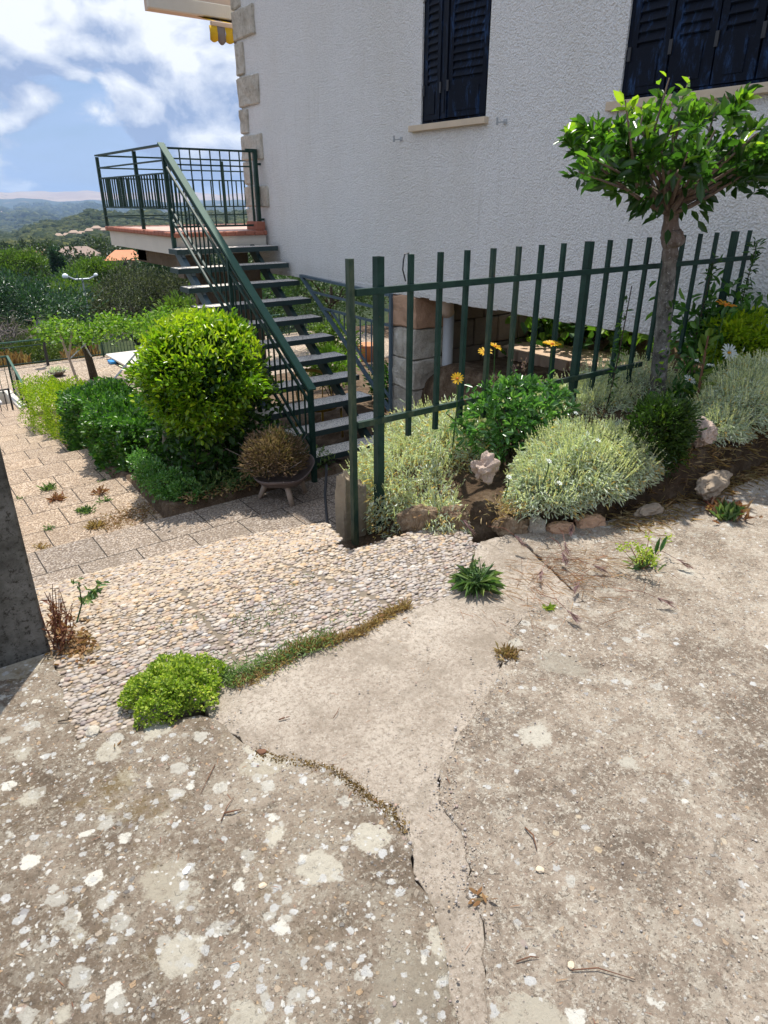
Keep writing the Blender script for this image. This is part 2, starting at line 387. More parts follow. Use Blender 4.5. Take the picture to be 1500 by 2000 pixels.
M['sand'] = simple('sandy_soil', (.52, .38, .27), .95, .01, 30, .25, 5, .1)
M['rock_tan'] = simple('tan_rock', (.34, .27, .20), .9, .02, 20, .35, 10, .15)
M['stone_pink'] = simple('pinkish_rock', (.46, .355, .285), .85, .02, 18, .3, 9, .2)
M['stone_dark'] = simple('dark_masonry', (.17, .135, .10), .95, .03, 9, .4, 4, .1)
mt, g = mat('green_paint')
w = g.noise(g.P, 9, 7, .7)
c = g.mix(g.step(w, .35, .7), (.010, .034, .026), (.022, .060, .044))
c = g.mix(g.step(g.noise(g.P, 14, 6, .7), .66, .72), c, (.10, .055, .03))
fin(g, c, .5, g.bump(g.noise(g.P, 60, 4, .6), .3, .002), .28); M['green'] = mt
mt, g = mat('worn_green_paint')
c = g.mix(g.step(g.noise(g.vm('MULTIPLY', g.P, (1, 1, .3)), 16, 7, .75), .42, .66), (.014, .042, .030), (.070, .095, .055))
r_ = g.step(g.noise(g.vm('MULTIPLY', g.P, (1, 1, .5)), 8, 6, .7), .62, .67)
c = g.mix(r_, c, (.17, .055, .03))
fin(g, c, g.m('ADD', .4, g.m('MULTIPLY', r_, .4)), g.bump(g.noise(g.P, 50, 4, .6), .4, .003), .45); M['green_worn'] = mt
M['green_lite'] = simple('pale_green_paint', (.045, .11, .08), .6, .001, 40, .2, 6, .25)
M['blue_steel'] = simple('blue_grey_paint', (.085, .13, .16), .4, .001, 40, .2, 6, .5)
mt, g = mat('navy_shutter_paint')
w = g.noise(g.vm('MULTIPLY', g.P, (1, 2.2, .6)), 7, 8, .75, .4)
c = g.mix(g.step(w, .50, .78), (.004, .007, .015), (.03, .08, .20))
c = g.mix(g.step(g.noise(g.P, 26, 7, .8), .66, .74), c, (.20, .24, .30))
fin(g, c, .6, g.bump(g.noise(g.P, 50, 4, .6), .5, .003), .12); M['navy'] = mt
M['sill'] = simple('travertine_sill', (.62, .50, .36), .7, .004, 40, .15, 7)
M['stub'] = simple('old_concrete', (.33, .27, .19), .95, .012, 40, .4, 8, .1)
M['dark'] = simple('dark_interior', (.03, .028, .025), .9)
M['brick_trim'] = simple('red_clay_tile', (.36, .135, .085), .7, .004, 30, .3, 10)
M['floor_tile'] = simple('pink_floor_tile', (.55, .36, .29), .6, .001, 30, .1, 2)
mt, g = mat('terrazzo')
vc = nt_sep(g, g.vor(g.P, 130, 'Color'))
c = g.ramp(vc[0], [(0, (.10, .09, .085)), (.12, (.25, .23, .21)), (.17, (.86, .79, .70)), (.7, (.92, .86, .77)), (.9, (.72, .66, .59))], 'CONSTANT')
fin(g, c, .45, None, .4); M['terrazzo'] = mt
M['steel_dark'] = simple('dark_green_steel', (.022, .045, .045), .45, 0, 40, .2, 6, .5)
M['pipe'] = simple('zinc_pipe', (.42, .43, .43), .5, .002, 30, .2, 5, .5)
M['beige'] = simple('beige_render', (.62, .48, .37), .8, .002, 50, .08, 3)
M['yellow_cloth'] = simple('yellow_awning_cloth', (.62, .38, .02), .85)
M['grey_cloth'] = simple('grey_awning_cloth', (.20, .17, .16), .85)
M['bark_pale'] = simple('pale_bark', (.30, .26, .21), .9, .02, 24, .45, 20, .15)
M['bark_dark'] = simple('dark_bark', (.075, .06, .045), .95, .03, 20, .4, 12, .1)
M['wood_pole'] = simple('weathered_pole', (.38, .31, .25), .85, .004, 30, .2, 9)
M['metal_pale'] = simple('galvanised_metal', (.42, .45, .48), .4, .001, 30, .15, 6, .5, .4)
M['white'] = simple('white_paint', (.78, .77, .74), .6, 0, 30, .05)
M['lampwhite'] = simple('lamp_globe', (.82, .86, .90), .25, 0, 30, .03, 5, .6)
M['black'] = simple('black_iron', (.02, .02, .022), .5, 0, 30, .2, 5, .5)
M['blue_pl'] = simple('blue_plastic', (.05, .28, .62), .4)
M['roof_or'] = simple('orange_roof_tiles', (.60, .25, .13), .85, .05, 4, .2, .8)
M['roof_br'] = simple('brown_roof_tiles', (.30, .22, .18), .85, .05, 4, .2, .8)
M['wall_cream'] = simple('cream_house_wall', (.42, .30, .22), .9)
M['rattan'] = simple('yellow_rattan', (.50, .32, .06), .6, .003, 80, .25, 30)
M['bowl'] = simple('brown_glazed_bowl', (.12, .09, .08), .35, .006, 30, .35, 12, .5)
M['rubber'] = simple('black_hose', (.03, .03, .032), .5)
M['terracotta'] = simple('terracotta', (.5, .22, .1), .8)
mt, g = mat('garden_soil')
c = g.ramp(g.noise(g.P, 5, 9, .75), [(.3, (.055, .035, .022)), (.5, (.13, .088, .055)), (.66, (.27, .20, .135)), (.8, (.40, .32, .23))])
c = g.mix(g.step(g.noise(g.P, 60, 5, .8), .58, .68), c, (.36, .20, .11))
fin(g, c, .95, g.bump(g.noise(g.P, 30, 8, .8), 1, .03), .1); M['soil'] = mt
def m_leaf(name, stops, trans=.35, rough=.45, spec=.4, vv=.25):
    mt, g = mat(name); t = g.attr('tint')
    c = g.ramp(t, stops)
    c = g.mix(g.m('MULTIPLY', g.noise(g.P, 40, 2), vv), c, stops[0][1])
    fin(g, c, rough, None, spec)
    tr = g.n('ShaderNodeBsdfTranslucent', Color=g.mix(.55, c, g.mix(1.0, c, (1.6, 2.0, .5), 'MULTIPLY')))
    ms = g.nt.nodes.new('ShaderNodeMixShader'); ms.inputs[0].default_value = trans
    g.nt.links.new(g.b.outputs[0], ms.inputs[1]); g.nt.links.new(tr.outputs[0], ms.inputs[2]); g.nt.links.new(ms.outputs[0], g.out.inputs[0])
    return mt
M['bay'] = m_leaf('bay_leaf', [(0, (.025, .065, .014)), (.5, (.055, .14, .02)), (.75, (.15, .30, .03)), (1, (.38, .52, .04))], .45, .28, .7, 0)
M['lime'] = m_leaf('lime_shrub_leaf', [(0, (.07, .16, .012)), (.45, (.17, .32, .016)), (.8, (.34, .47, .02)), (1, (.48, .55, .03))], .40, .30, .7, 0)
M['hedge'] = m_leaf('dark_hedge_leaf', [(0, (.03, .09, .015)), (.6, (.07, .19, .03)), (1, (.17, .33, .05))], .35, .33, .6)
M['yhedge'] = m_leaf('yellow_green_hedge_leaf', [(0, (.14, .24, .012)), (.6, (.30, .42, .016)), (1, (.50, .55, .02))], .4)
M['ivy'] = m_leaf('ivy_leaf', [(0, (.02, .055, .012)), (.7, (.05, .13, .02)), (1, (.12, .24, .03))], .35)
M['silver'] = m_leaf('silver_leaf', [(0, (.40, .44, .34)), (.5, (.64, .68, .57)), (.9, (.82, .84, .77)), (1, (.68, .50, .22))], .3, .7, .2, 0)
M['silver_stem'] = m_leaf('silver_plant_stalk', [(0, (.46, .47, .26)), (.6, (.66, .65, .40)), (1, (.80, .77, .56))], .35, .7, .2, 0)
M['pitto'] = m_leaf('glossy_shrub_leaf', [(0, (.06, .16, .04)), (.6, (.13, .29, .07)), (1, (.26, .44, .10))], .35, .22, .8, 0)
M['box'] = m_leaf('boxwood_leaf', [(0, (.02, .045, .01)), (.7, (.05, .10, .015)), (1, (.15, .20, .02))], .3)
M['euph'] = m_leaf('cushion_leaf', [(0, (.16, .25, .03)), (.6, (.33, .44, .06)), (1, (.55, .58, .10))], .4, .5, .4, 0)
M['weed'] = m_leaf('weed_leaf', [(0, (.06, .13, .04)), (.6, (.14, .23, .08)), (1, (.3, .38, .12))], .3)
M['dry'] = m_leaf('dry_grass', [(0, (.30, .17, .08)), (.5, (.48, .33, .16)), (1, (.55, .44, .25))], .25, .8, .1)
M['red'] = m_leaf('reddish_stalk', [(0, (.20, .07, .045)), (.6, (.36, .17, .09)), (1, (.50, .33, .19))], .25, .6)
M['purple'] = m_leaf('purple_grass_head', [(0, (.18, .11, .12)), (.6, (.30, .19, .19)), (1, (.35, .24, .19))], .25, .8, .1)
M['heather'] = m_leaf('faded_heather', [(0, (.10, .085, .035)), (.5, (.26, .17, .11)), (1, (.42, .29, .22))], .25, .8, .1)
M['petal_w'] = m_leaf('white_petal', [(0, (.72, .74, .76)), (1, (.85, .86, .86))], .3, .5)
M['petal_y'] = m_leaf('yellow_petal', [(0, (.75, .38, .01)), (1, (.85, .55, .02))], .35, .5)
M['petal_o'] = m_leaf('orange_petal', [(0, (.75, .25, .02)), (1, (.8, .4, .03))], .35, .5)
M['vine'] = m_leaf('vine_leaf', [(0, (.07, .16, .015)), (.6, (.16, .28, .03)), (1, (.30, .40, .06))], .45)
M['pine_d'] = m_leaf('dark_tree_leaf', [(0, (.012, .035, .018)), (.6, (.04, .095, .05)), (1, (.15, .24, .14))], .25, .35, .6)
M['pine_y'] = m_leaf('pine_needle', [(0, (.05, .085, .012)), (.6, (.11, .16, .02)), (1, (.19, .23, .04))], .2)
M['oak'] = m_leaf('holm_oak_leaf', [(0, (.018, .026, .012)), (.5, (.075, .09, .045)), (1, (.26, .27, .155))], .2, .6)
M['tree_b'] = m_leaf('bright_tree_leaf', [(0, (.06, .12, .015)), (.6, (.13, .21, .03)), (1, (.22, .29, .05))], .3)
M['tree_g'] = m_leaf('green_tree_leaf', [(0, (.03, .075, .02)), (.6, (.065, .13, .035)), (1, (.12, .19, .06))], .25)
M['moss'] = m_leaf('brown_moss', [(0, (.12, .075, .03)), (.6, (.22, .14, .05)), (1, (.30, .22, .09))], .1, .9, .1)
M['straw'] = m_leaf('rusty_weed', [(0, (.22, .11, .05)), (.6, (.34, .20, .10)), (1, (.42, .32, .19))], .3, .8, .1)
M['twig'] = simple('grey_twig', (.20, .17, .15), .9)
M['rust_twig'] = simple('brown_twig', (.17, .085, .05), .9)

# roots sit at the thing's base; parts are modelled in world coordinates and keep them
PATIO = Matrix.Translation((0, 0, .20)) @ Matrix.Scale(.871, 4)      # patio outline units -> metres; the patio lies 0.2 m above the fence foot
TREE = Matrix.Translation((0, 0, -.166)) @ Matrix.Scale(1.107, 4)
CUR = None
def thing(name, loc, label, cat, group=None):
    o = empty(name, loc, label, cat, group); o.location = (CUR @ Vector(loc)) if CUR is not None else Vector(loc); return o
_link = link
def link(name, me, m=None, parent=None, smooth=False):
    o = _link(name, me, m, parent, smooth)
    if CUR is not None: me.transform(CUR)
    if parent is not None and parent.type == 'EMPTY': o.matrix_parent_inverse = Matrix.Translation(-parent.location)
    return o

# ================================================================ SETTING: ground, slabs, paths
steps_path = [(6.23, 7.92, -1.45), (7.92, 9.75, -1.62), (9.75, 11.2, -1.85), (11.2, 12.35, -2.08), (12.35, 13.8, -2.30), (13.8, 15.4, -2.52), (15.4, 17.0, -2.76), (17.0, 18.6, -3.0)]
def lerp(a, b, t): return a+(b-a)*min(1, max(0, t))
def sm(t): t = min(1, max(0, t)); return t*t*(3-2*t)
def prof(y):
    ks = [(-9, .0), (2.6, .0), (2.9, -.35), (3.2, -.6), (4.5, -1.42), (6.2, -1.44), (7.9, -1.58), (17, -3.1), (18.6, -3.45), (24.6, -3.45), (26.5, -4.6), (33, -6.9)]
    for (a, b), (c, d) in zip(ks, ks[1:]):
        if y <= c: return lerp(b, d, (y-a)/(c-a))
    return ks[-1][1]
def gz(x, y):
    b = prof(y)
    if y > 1.6 and x > 1.5:
        front = float(np.interp(x, [1.5, 1.75, 1.93, 2.27, 2.5, 2.87, 3.1, 4.5], [2.2, 2.1, 1.98, 1.76, 1.68, 1.62, 1.53, 1.5]))
        fr = sm((y-front+.02)/.16)
        top = lerp(.06, .27, sm((x-1.80)/.25))+.14*sm((x-2.2)/1.0)
        k = sm((x-max(1.74, .64*y+.13))/.10)
        if y > 2.75: top = lerp(top, -1.42, sm((y-2.75)/(2.0)))
        if y > 5: top = -9
        bed = lerp(.0, top, fr)
        b = lerp(b, max(b, bed), k)
    if x > 4.9 and y > -6:       # garden under and beyond the raised house
        und = -.22 + .05*math.sin(x*2.1)*math.cos(y*1.7) if y < 6.0 else lerp(-.22, -1.45, (y-6.0)/1.4)
        if x > 5.2: und += .50*sm((x-6.9)/.9)*sm((6.9-y)/1.0)
        if y > 9: und = prof(y)+.12
        if y < 2.8: und = lerp(.36, und, sm((y-1.6)/1.2))
        b = lerp(b, und, sm((x-4.9)/.35))
    if 1.95 < x < 4.2 and 6.3 < y < 15 and x > 2.02: b = max(b, prof(y)+.16)
    return b
xs = np.concatenate([np.arange(-40, -2, 2.0), np.arange(-2, 1.6, .3), np.arange(1.6, 5.4, .06), np.arange(5.4, 9, .15), np.arange(9, 40, 1.5)])
ys = np.concatenate([np.arange(-30, -2, 2.0), np.arange(-2, 1.6, .3), np.arange(1.6, 5.4, .06), np.arange(5.4, 10, .12), np.arange(10, 33.5, .5)])
X, Y = np.meshgrid(xs, ys, indexing='ij')
Z = np.array([[gz(a, b) for b in ys] for a in xs]) + rng.normal(size=X.shape)*.006
nx, ny = X.shape; idx = np.arange(nx*ny).reshape(nx, ny)
F = np.stack([idx[:-1, :-1], idx[1:, :-1], idx[1:, 1:], idx[:-1, 1:]], -1).reshape(-1, 4)
struct(np_mesh('ground', np.stack([X, Y, Z], -1).reshape(-1, 3), F, M['soil'], smooth=True))

# patio: two weathered slabs, the lighter patch between them, and the crack gaps
LC = [(.586, 1.758), (.607, 1.683), (.641, 1.518), (.696, 1.438), (.78, 1.338), (.808, 1.243), (.812, 1.17), (.837, 1.107), (.829, 1.028), (.774, .914), (.728, .78), (.679, .671), (.619, .587), (.40, .2), (.1, -.4), (-1, -3)]
RC = [(2.152, 1.482), (1.96, 1.54), (1.849, 1.551), (1.754, 1.517), (1.499, 1.347), (1.341, 1.262), (1.196, 1.204), (1.015, 1.102), (.96, 1.038), (.952, .927), (.886, .832), (.835, .79), (.82, .712), (.763, .657), (.678, .55), (.46, .2), (.2, -.4), (-.6, -3)]
PE = [(.685, 1.885), (1.12, 1.872), (1.474, 1.872), (1.707, 1.855), (1.803, 1.86), (2.0, 2.01), (2.174, 2.146)]       # edge towards the pebbles
CUR = PATIO
struct(polyslab('concrete_slab', LC+[(-4, -3), (-4, 2.45), (.25, 2.45), (.218, 2.125), (.202, 1.90), (.40, 1.86), (.52, 1.80)], .008, .08, M['conc_left'], rough=.009, bev=.006))
struct(polyslab('concrete_slab', list(reversed(RC))+[(2.40, 2.13), (2.6, 2.01), (2.87, 1.93), (3.29, 1.87), (3.56, 1.78), (4.6, 1.74), (6.5, 1.74), (6.5, -3)], .006, .08, M['conc_right'], rough=.008, bev=.004))
struct(polyslab('concrete_patch', LC+list(reversed([(x+.003, y-.001) for x, y in RC]))+[(2.38, 2.12), (2.19, 2.15)]+list(reversed(PE))+[(.60, 1.86)], 0.0, .06, M['patch'], rough=.007, bev=.002))
struct(MB().box(-6, 7.4, -5, 1.8, -.16, -.045).build('patio_base', M['soil']))

JOINTS = [((.786, 1.90), (.815, 2.60)), ((1.53, 1.80), (1.30, 2.53))]
def pebbles(name, poly, zf, mortar_z, n_try_step, rmin, rmax, parent, m='pebble'):
    P = np.array(poly); x0, y0 = P.min(0); x1, y1 = P.max(0)
    gx, gy = np.meshgrid(np.arange(x0, x1, n_try_step), np.arange(y0, y1, n_try_step*.72), indexing='ij')
    gx = gx + (np.arange(gx.shape[1]) % 2)[None]*n_try_step*.5
    gx = gx.ravel()+rng.normal(size=gx.size)*n_try_step*.16; gy = gy.ravel()+rng.normal(size=gy.size)*n_try_step*.13
    k = inpoly(gx, gy, poly)
    for (ax, ay), (bx, by) in JOINTS:
        L2 = (bx-ax)**2+(by-ay)**2; u = np.clip(((gx-ax)*(bx-ax)+(gy-ay)*(by-ay))/L2, 0, 1); k &= np.hypot(gx-ax-u*(bx-ax), gy-ay-u*(by-ay)) > .0115
    gx, gy = gx[k], gy[k]; n = len(gx)
    s_ = np.clip(rng.lognormal(0, .26, n), .6, 1.6)*rmin; s_ = np.minimum(s_, rmax)
    Rr = np.stack([s_*rng.uniform(.95, 1.35, n), s_*rng.uniform(.6, .85, n), s_*rng.uniform(.36, .52, n)], 1)
    z = zf(gx, gy)+rng.normal(size=n)*.0018+.0005
    och = rng.random(n) < (np.clip((gy-2.15)/.45, 0, .8) if m == 'pebble' else .85)
    for k, mm in ((~och, 'pebble'), (och, 'pebble2')):
        o = blobs(name, np.stack([gx, gy, z], 1)[k], Rr[k], M[mm], parent, sub=1, jit=.05, rot=False); o['kind'] = 'stuff'
# upper pebble slab (flat) and the slab beyond it, tipping down towards the steps
A = [(.20, 1.90), (.218, 2.125), (.25, 2.45), (.25, 2.62), (1.60, 2.56), (1.62, 2.47), (2.12, 2.43), (2.21, 2.29), (2.16, 2.16)]+list(reversed(PE))+[(.60, 1.86), (.42, 1.86)]
pa = struct(polyslab('pebble_slab', A, -.004, .16, M['mortar'], bev=.006))
pebbles('washed_pebbles', A, lambda x, y: x*0-.0035, 0, .0208, .0104, .0165, pa)
B = [(.255, 2.63), (1.60, 2.57), (1.66, 2.60), (1.80, 2.98), (1.35, 3.22), (.9, 3.30), (.3, 3.36)]
zB = lambda x, y: -.012-(y-2.6)*.24
pb = struct(polyslab('pebble_slab', B, 0, .18, M['mortar'], bev=.006, zf=zB))
pebbles('washed_pebbles', B, lambda x, y: zB(x, y)+.001, 0, .0208, .0104, .0165, pb, 'pebble2')
# hidden flight down, landing, long path steps, terrace
CUR = None
for i in range(7):
    y0 = 2.87+i*.27; z = -.17-i*.17
    struct(MB().box(.26, 1.72, y0, y0+.28, z-.3, z).build('path_step', M['pave_land']))
struct(MB().box(.26, 5.9, 4.75, 6.245, -1.55, -1.33, bev=.006).build('landing_paving', M['pave_land']))
for i, (y0, y1, z) in enumerate(steps_path):
    xr = (2.04, 2.04, 1.95, 2.05, 2.2, 2.35, 2.45, 2.55)[i]
    struct(MB().box(.45, xr, y0-.003 if i == 0 else y0, y1+.02, z-.3, z+.0, bev=.008).build('path_step', M['pave_path']))
struct(polyslab('sandy_path', [(6.35, 4.0), (7.2, 4.0), (7.15, 5.2), (7.0, 6.15), (6.35, 6.15)], -.13, .3, M['sand'], rough=.04))
struct(MB().box(-4, 16, 18.62, 24.6, -3.6, -3.30).build('terrace_paving', M['pave_terr']))

# ---------------------------------------------------------------- far terrain
def far_h(r, az):
    ks = [(30, -6.2), (40, -8.2), (60, -9.6), (100, -9.8), (150, -11), (200, -13.5), (250, -16.5), (450, -24), (700, -32), (1000, -39), (1500, -52), (2200, -92), (3000, -92), (4500, -86), (6500, -62), (8500, -44), (10500, 18), (12000, 118), (14500, 128)]
    h = ks[-1][1]
    for (a, b), (c, d) in zip(ks, ks[1:]):
        if r <= c: h = lerp(b, d, max(0, (math.log(r)-math.log(a)))/(math.log(c)-math.log(a))); break
    t = (az-9)/6.0
    if 500 < r < 2200: h += (26*sm((r-800)/500)*sm((2200-r)/600))*lerp(-.35, 1.0, t+.05) - 6*sm((r-500)/400)*sm((1100-r)/300)*(1-t)
    if r > 2500: h += 14*math.sin(az*.9+r*.0011)*min(1, r/6000) - (22*sm((az-9)/16) if r > 10000 else 0)
    h += r*.0018*(math.sin(az*1.7+1)+.6*math.sin(az*4.3))*(1 if r < 9000 else .35)
    return h
rs = np.exp(np.linspace(math.log(33), math.log(14500), 150)); azs = np.concatenate([np.arange(-178, -6, 6.0), np.arange(-6, 60, .35), np.arange(60, 183, 6.0)])
V = []; cov = []
for r in rs:
    for a in azs:
        h = far_h(r, a); V.append((r*math.sin(R(a)), r*math.cos(R(a)), h))
        # land cover: woods, open tan fields
        f = .5
        if r > 10300: f = .86+.1*math.sin(a*3)
        elif r > 3200:
            f = .28+.36*max(0, math.sin(a*1.1+r*.0007))*math.exp(-((r-6200)/1700)**2)*1.5
        cov.append(min(1, f) if r > 3000 else .12)
V = np.array(V); nr, na = len(rs), len(azs); idx = np.arange(nr*na).reshape(nr, na)
F = np.stack([idx[:-1, :-1], idx[:-1, 1:], idx[1:, 1:], idx[1:, :-1]], -1).reshape(-1, 4)
F = F[:, ::-1]
mt, g = mat('far_land')
cv = g.attr('cover')
nn_ = g.m('ADD', g.noise(g.vm('MULTIPLY', g.P, (1, .45, .2)), .0035, 8, .72), g.m('MULTIPLY', g.m('SUBTRACT', g.noise(g.P, .03, 5, .7), .5), .5))
f = g.step(g.m('ADD', cv, g.m('MULTIPLY', g.m('SUBTRACT', nn_, .5), 1.9)), .50, .60)
woods = g.ramp(g.noise(g.P, .05, 6, .7), [(.3, (.018, .028, .014)), (.55, (.045, .06, .028)), (.75, (.09, .095, .045))])
c = g.mix(f, woods, g.ramp(g.noise(g.P, .002, 5, .6), [(.3, (.34, .22, .15)), (.6, (.50, .36, .24)), (.8, (.30, .25, .14))]))
fin(g, c, .95, None, .05); M['land'] = mt
fo = np_mesh('hills', V, F, mt, None, {'cover': np.array(cov)}, smooth=True); struct(fo)
# slope between the terrace and the far terrain is covered by 'ground'; forest standing on it
def az_pos(r, a): return np.stack([r*np.sin(np.radians(a)), r*np.cos(np.radians(a))], -1)
P, Rd, T = [], [], []
def scatter(n, r0, r1, a0, a1, s0, s1, pw=1.0):
    u = rng.random(n); r = (r0**pw+(r1**pw-r0**pw)*u)**(1/pw); a = rng.uniform(a0, a1, n); xy = az_pos(r, a)
    z = np.array([far_h(q, w) for q, w in zip(r, a)]); s_ = rng.uniform(s0, s1, n)
    P.append(np.c_[xy, z+s_*.45]); Rd.append(np.c_[s_, s_, s_*rng.uniform(.6, .95, n)]); T.append(rng.random(n))
scatter(5200, 340, 700, 2, 32, 2.0, 4.4, 1.3); scatter(8500, 700, 1600, 2, 32, 2.8, 6, 1.2); scatter(3500, 1600, 3800, 3, 30, 6, 13, 1)
scatter(3000, 3800, 8000, 3, 30, 10, 22, 1)
wd, g = mat('distant_wood')
c = g.ramp(g.attr('tint'), [(0, (.022, .034, .014)), (.5, (.045, .06, .025)), (.85, (.075, .085, .035)), (1, (.11, .12, .04))])
fin(g, c, .95, g.bump(g.noise(g.P, .5, 4, .7), 1, 1.5), .05); M['wood'] = wd
tag(blobs('distant_wood', np.concatenate(P), np.concatenate(Rd), wd, None, 1, .16, np.concatenate(T)), 'dark green woods covering the hills and the valley far beyond the garden', 'woods', None, 'stuff')

def crown_pts(c, r, n, nclump=60, shell=.55, flat=-.9, cs=.16):
    """leaf positions gathered in clumps through an uneven ellipsoid"""
    c = np.array(c); r = np.array(r)
    d = unit(rng.normal(size=(nclump*3, 3))); d = d[d[:, 2] > flat][:nclump]; nclump = len(d)
    rad = rng.uniform(shell, 1.0, (nclump, 1))**.7*rng.uniform(.85, 1.08, (nclump, 1))
    cc = d*rad*(1-cs*.8)
    w = rng.random(nclump)+.3; k = rng.choice(nclump, n, p=w/w.sum())
    off = rng.normal(size=(n, 3))*cs*rng.uniform(.6, 1.1, (n, 1))
    p = cc[k]+off
    return c+p*r, unit(unit(off)+d[k]*.6), k
def crown(name, c, r, n, L, m, parent, nclump=60, up=.35, wr=.45, tintclump=.35, **kw):
    P, D, k = crown_pts(c, r, n, nclump, **kw)
    D = unit(D+np.array([0, 0, up])+rng.normal(size=D.shape)*.35)
    tc_ = rng.random(nclump+200)[k]
    tint = np.clip(tc_*tintclump+rng.random(n)*(1-tintclump), 0, 1)
    LL = L*rng.uniform(.65, 1.2, n)
    return leaves(name, P, D, LL, LL*wr, m, parent, tint)
def tree(name, label, cat, base, height, c, r, n, L, m, trunk_r=.15, group=None, nclump=60, bark='bark_dark', **kw):
    t = thing(name, base, label, cat, group)
    crown('crown', c, r, n, L, M[m], t, nclump, **kw)
    mb = MB(); top = Vector(c)
    mb.tube([base, Vector(base).lerp(top, .45)+Vector((trunk_r*.6, 0, 0)), top], [trunk_r*1.25, trunk_r, trunk_r*.5], 8)
    for i in range(6):
        a = i*1.05+.4; e = Vector(c)+Vector((math.cos(a)*r[0]*.62, math.sin(a)*r[1]*.62, r[2]*random.uniform(-.1, .5)))
        s0 = Vector(base).lerp(top, random.uniform(.45, .8))
        mb.tube([s0, s0.lerp(e, .5)+Vector((0, 0, .08*r[2])), e], [trunk_r*.45, trunk_r*.3, trunk_r*.12], 5)
    mb.build('trunk', M[bark], t, True)
    return t
# near wood on the slope: 70-340 m, leaf-clump crowns
Pn, Dn, Ln, Tn = [], [], [], []
cnt = 0
for i in range(420):
    r = (62**1.5+(340**1.5-62**1.5)*random.random())**(1/1.5); a = random.uniform(5, 31)
    x, y = r*math.sin(R(a)), r*math.cos(R(a)); h = far_h(r, a); s_ = random.uniform(1.6, 3.3)*(1+.1*(r > 150))
    if r < 110: s_ *= .75
    P, D, k = crown_pts((x, y, h+s_*.8), (s_, s_, s_*.95), int(220+9000/r), 26, .5, -.5, .2)
    Pn.append(P); Dn.append(D); Ln.append(np.full(len(P), .22+r*.0022)); Tn.append(np.clip(random.random()*.75+rng.random(len(P))*.3, 0, 1))
Pn = np.concatenate(Pn); n = len(Pn); Ln = np.concatenate(Ln)*rng.uniform(.6, 1.2, n)
fl = m_leaf('wood_leaf', [(0, (.02, .034, .014)), (.45, (.045, .07, .025)), (.75, (.085, .125, .03)), (1, (.15, .20, .04))], .15)
tag(leaves('woodland', Pn, np.concatenate(Dn), Ln, Ln*.75, fl, None, np.concatenate(Tn)), 'mixed green trees filling the slope between the garden and the far hills', 'woods', None, 'stuff')

BG = 'trees below the garden terrace'
def bt(name, label, u, **k): pass
tree('broadleaf_tree', 'large dark blue-green tree left behind the terrace railing', 'tree', (6.7, 37.4, -8.0), 5, (6.3, 37.4, -3.6), (2.9, 2.6, 2.3), 9000, .20, 'pine_d', .22, BG, 90)
tree('bare_shrub', 'greyish half-bare bush at the left edge above the low green pine', 'shrub', (3.9, 29.7, -6.2), 3, (3.9, 29.7, -2.95), (1.0, 1.0, .75), 900, .10, 'oak', .08, BG, 30)
bs = thing('twiggy_bush', (4.1, 29.2, -6.3), 'bare grey twig tangle in front of the dark tree at the left edge', 'shrub', BG)
mb = MB()
for i in range(260):
    p = Vector((4.0+random.gauss(0, .45), 29.1+random.gauss(0, .4), -3.2+random.gauss(0, .34))); d = Vector((random.gauss(0, 1), random.gauss(0, 1), random.gauss(.3, .7))).normalized()*random.uniform(.25, .6)
    mb.tube([p, p+d*.5+Vector((0, 0, .05)), p+d], [.018, .013, .006], 3)
mb.tube([(4.1, 29.2, -6.3), (4.05, 29.2, -3.6)], [.08, .04], 6)
mb.build('twigs', M['twig'], bs)
tree('pine_tree', 'low spreading yellow-green pine at the left edge behind the terrace railing', 'tree', (4.4, 28.2, -6.3), 2.5, (4.0, 28.2, -3.75), (2.1, 1.6, .75), 9000, .11, 'pine_y', .12, BG, 60, wr=.3)
tree('pine_tree', 'small yellow-green pine right behind the black garden lamp', 'tree', (6.5, 33, -7), 2.5, (6.3, 33, -3.9), (1.5, 1.3, .75), 5000, .12, 'pine_y', .12, BG, 40, wr=.3)
tree('broadleaf_tree', 'light green round tree between the dark tree and the big olive-grey oak', 'tree', (12.3, 53.6, -9.8), 4, (12.4, 53.6, -5.0), (2.0, 2.0, 2.2), 5000, .22, 'tree_b', .2, BG, 60)
tree('holm_oak', 'big olive-grey holm oak in the middle left, behind the vine pergola', 'tree', (12.2, 40.1, -8.4), 5, (12.2, 40.1, -3.9), (2.75, 2.5, 2.3), 14000, .15, 'oak', .3, BG, 130, wr=.4)
tree('holm_oak', 'olive-grey oak at right of the big one, partly hidden by the stairs', 'tree', (14.6, 39.0, -8.3), 4, (14.6, 39.0, -3.7), (2.1, 2.0, 1.9), 8000, .15, 'oak', .25, BG, 80, wr=.4)
tree('fig_tree', 'bright green leafy tree just left of the stairs above the round shrub', 'tree', (10.2, 27.4, -5.5), 3, (10.4, 27.4, -2.9), (1.25, 1.1, 1.0), 1700, .19, 'tree_b', .10, BG, 45)
tree('broadleaf_tree', 'dark rounded tree below the orange roof, right of the dark blue-green one', 'tree', (12.8, 62, -9.8), 4, (13.2, 62, -5.2), (2.3, 2.0, 1.6), 6000, .24, 'tree_g', .2, BG, 60)
tree('broadleaf_tree', 'pale green tree crowns in front of the brown roofed houses', 'tree', (19.5, 75, -9.9), 4, (19.6, 75, -5.4), (3.0, 2.4, 1.9), 6000, .28, 'tree_b', .2, BG, 60)
tree('broadleaf_tree', 'yellow-green tree standing above the dark tree at far left', 'tree', (16.5, 98, -9.9), 4, (16.5, 98, -6.0), (3.8, 3, 2.0), 5000, .36, 'tree_b', .2, BG, 60)
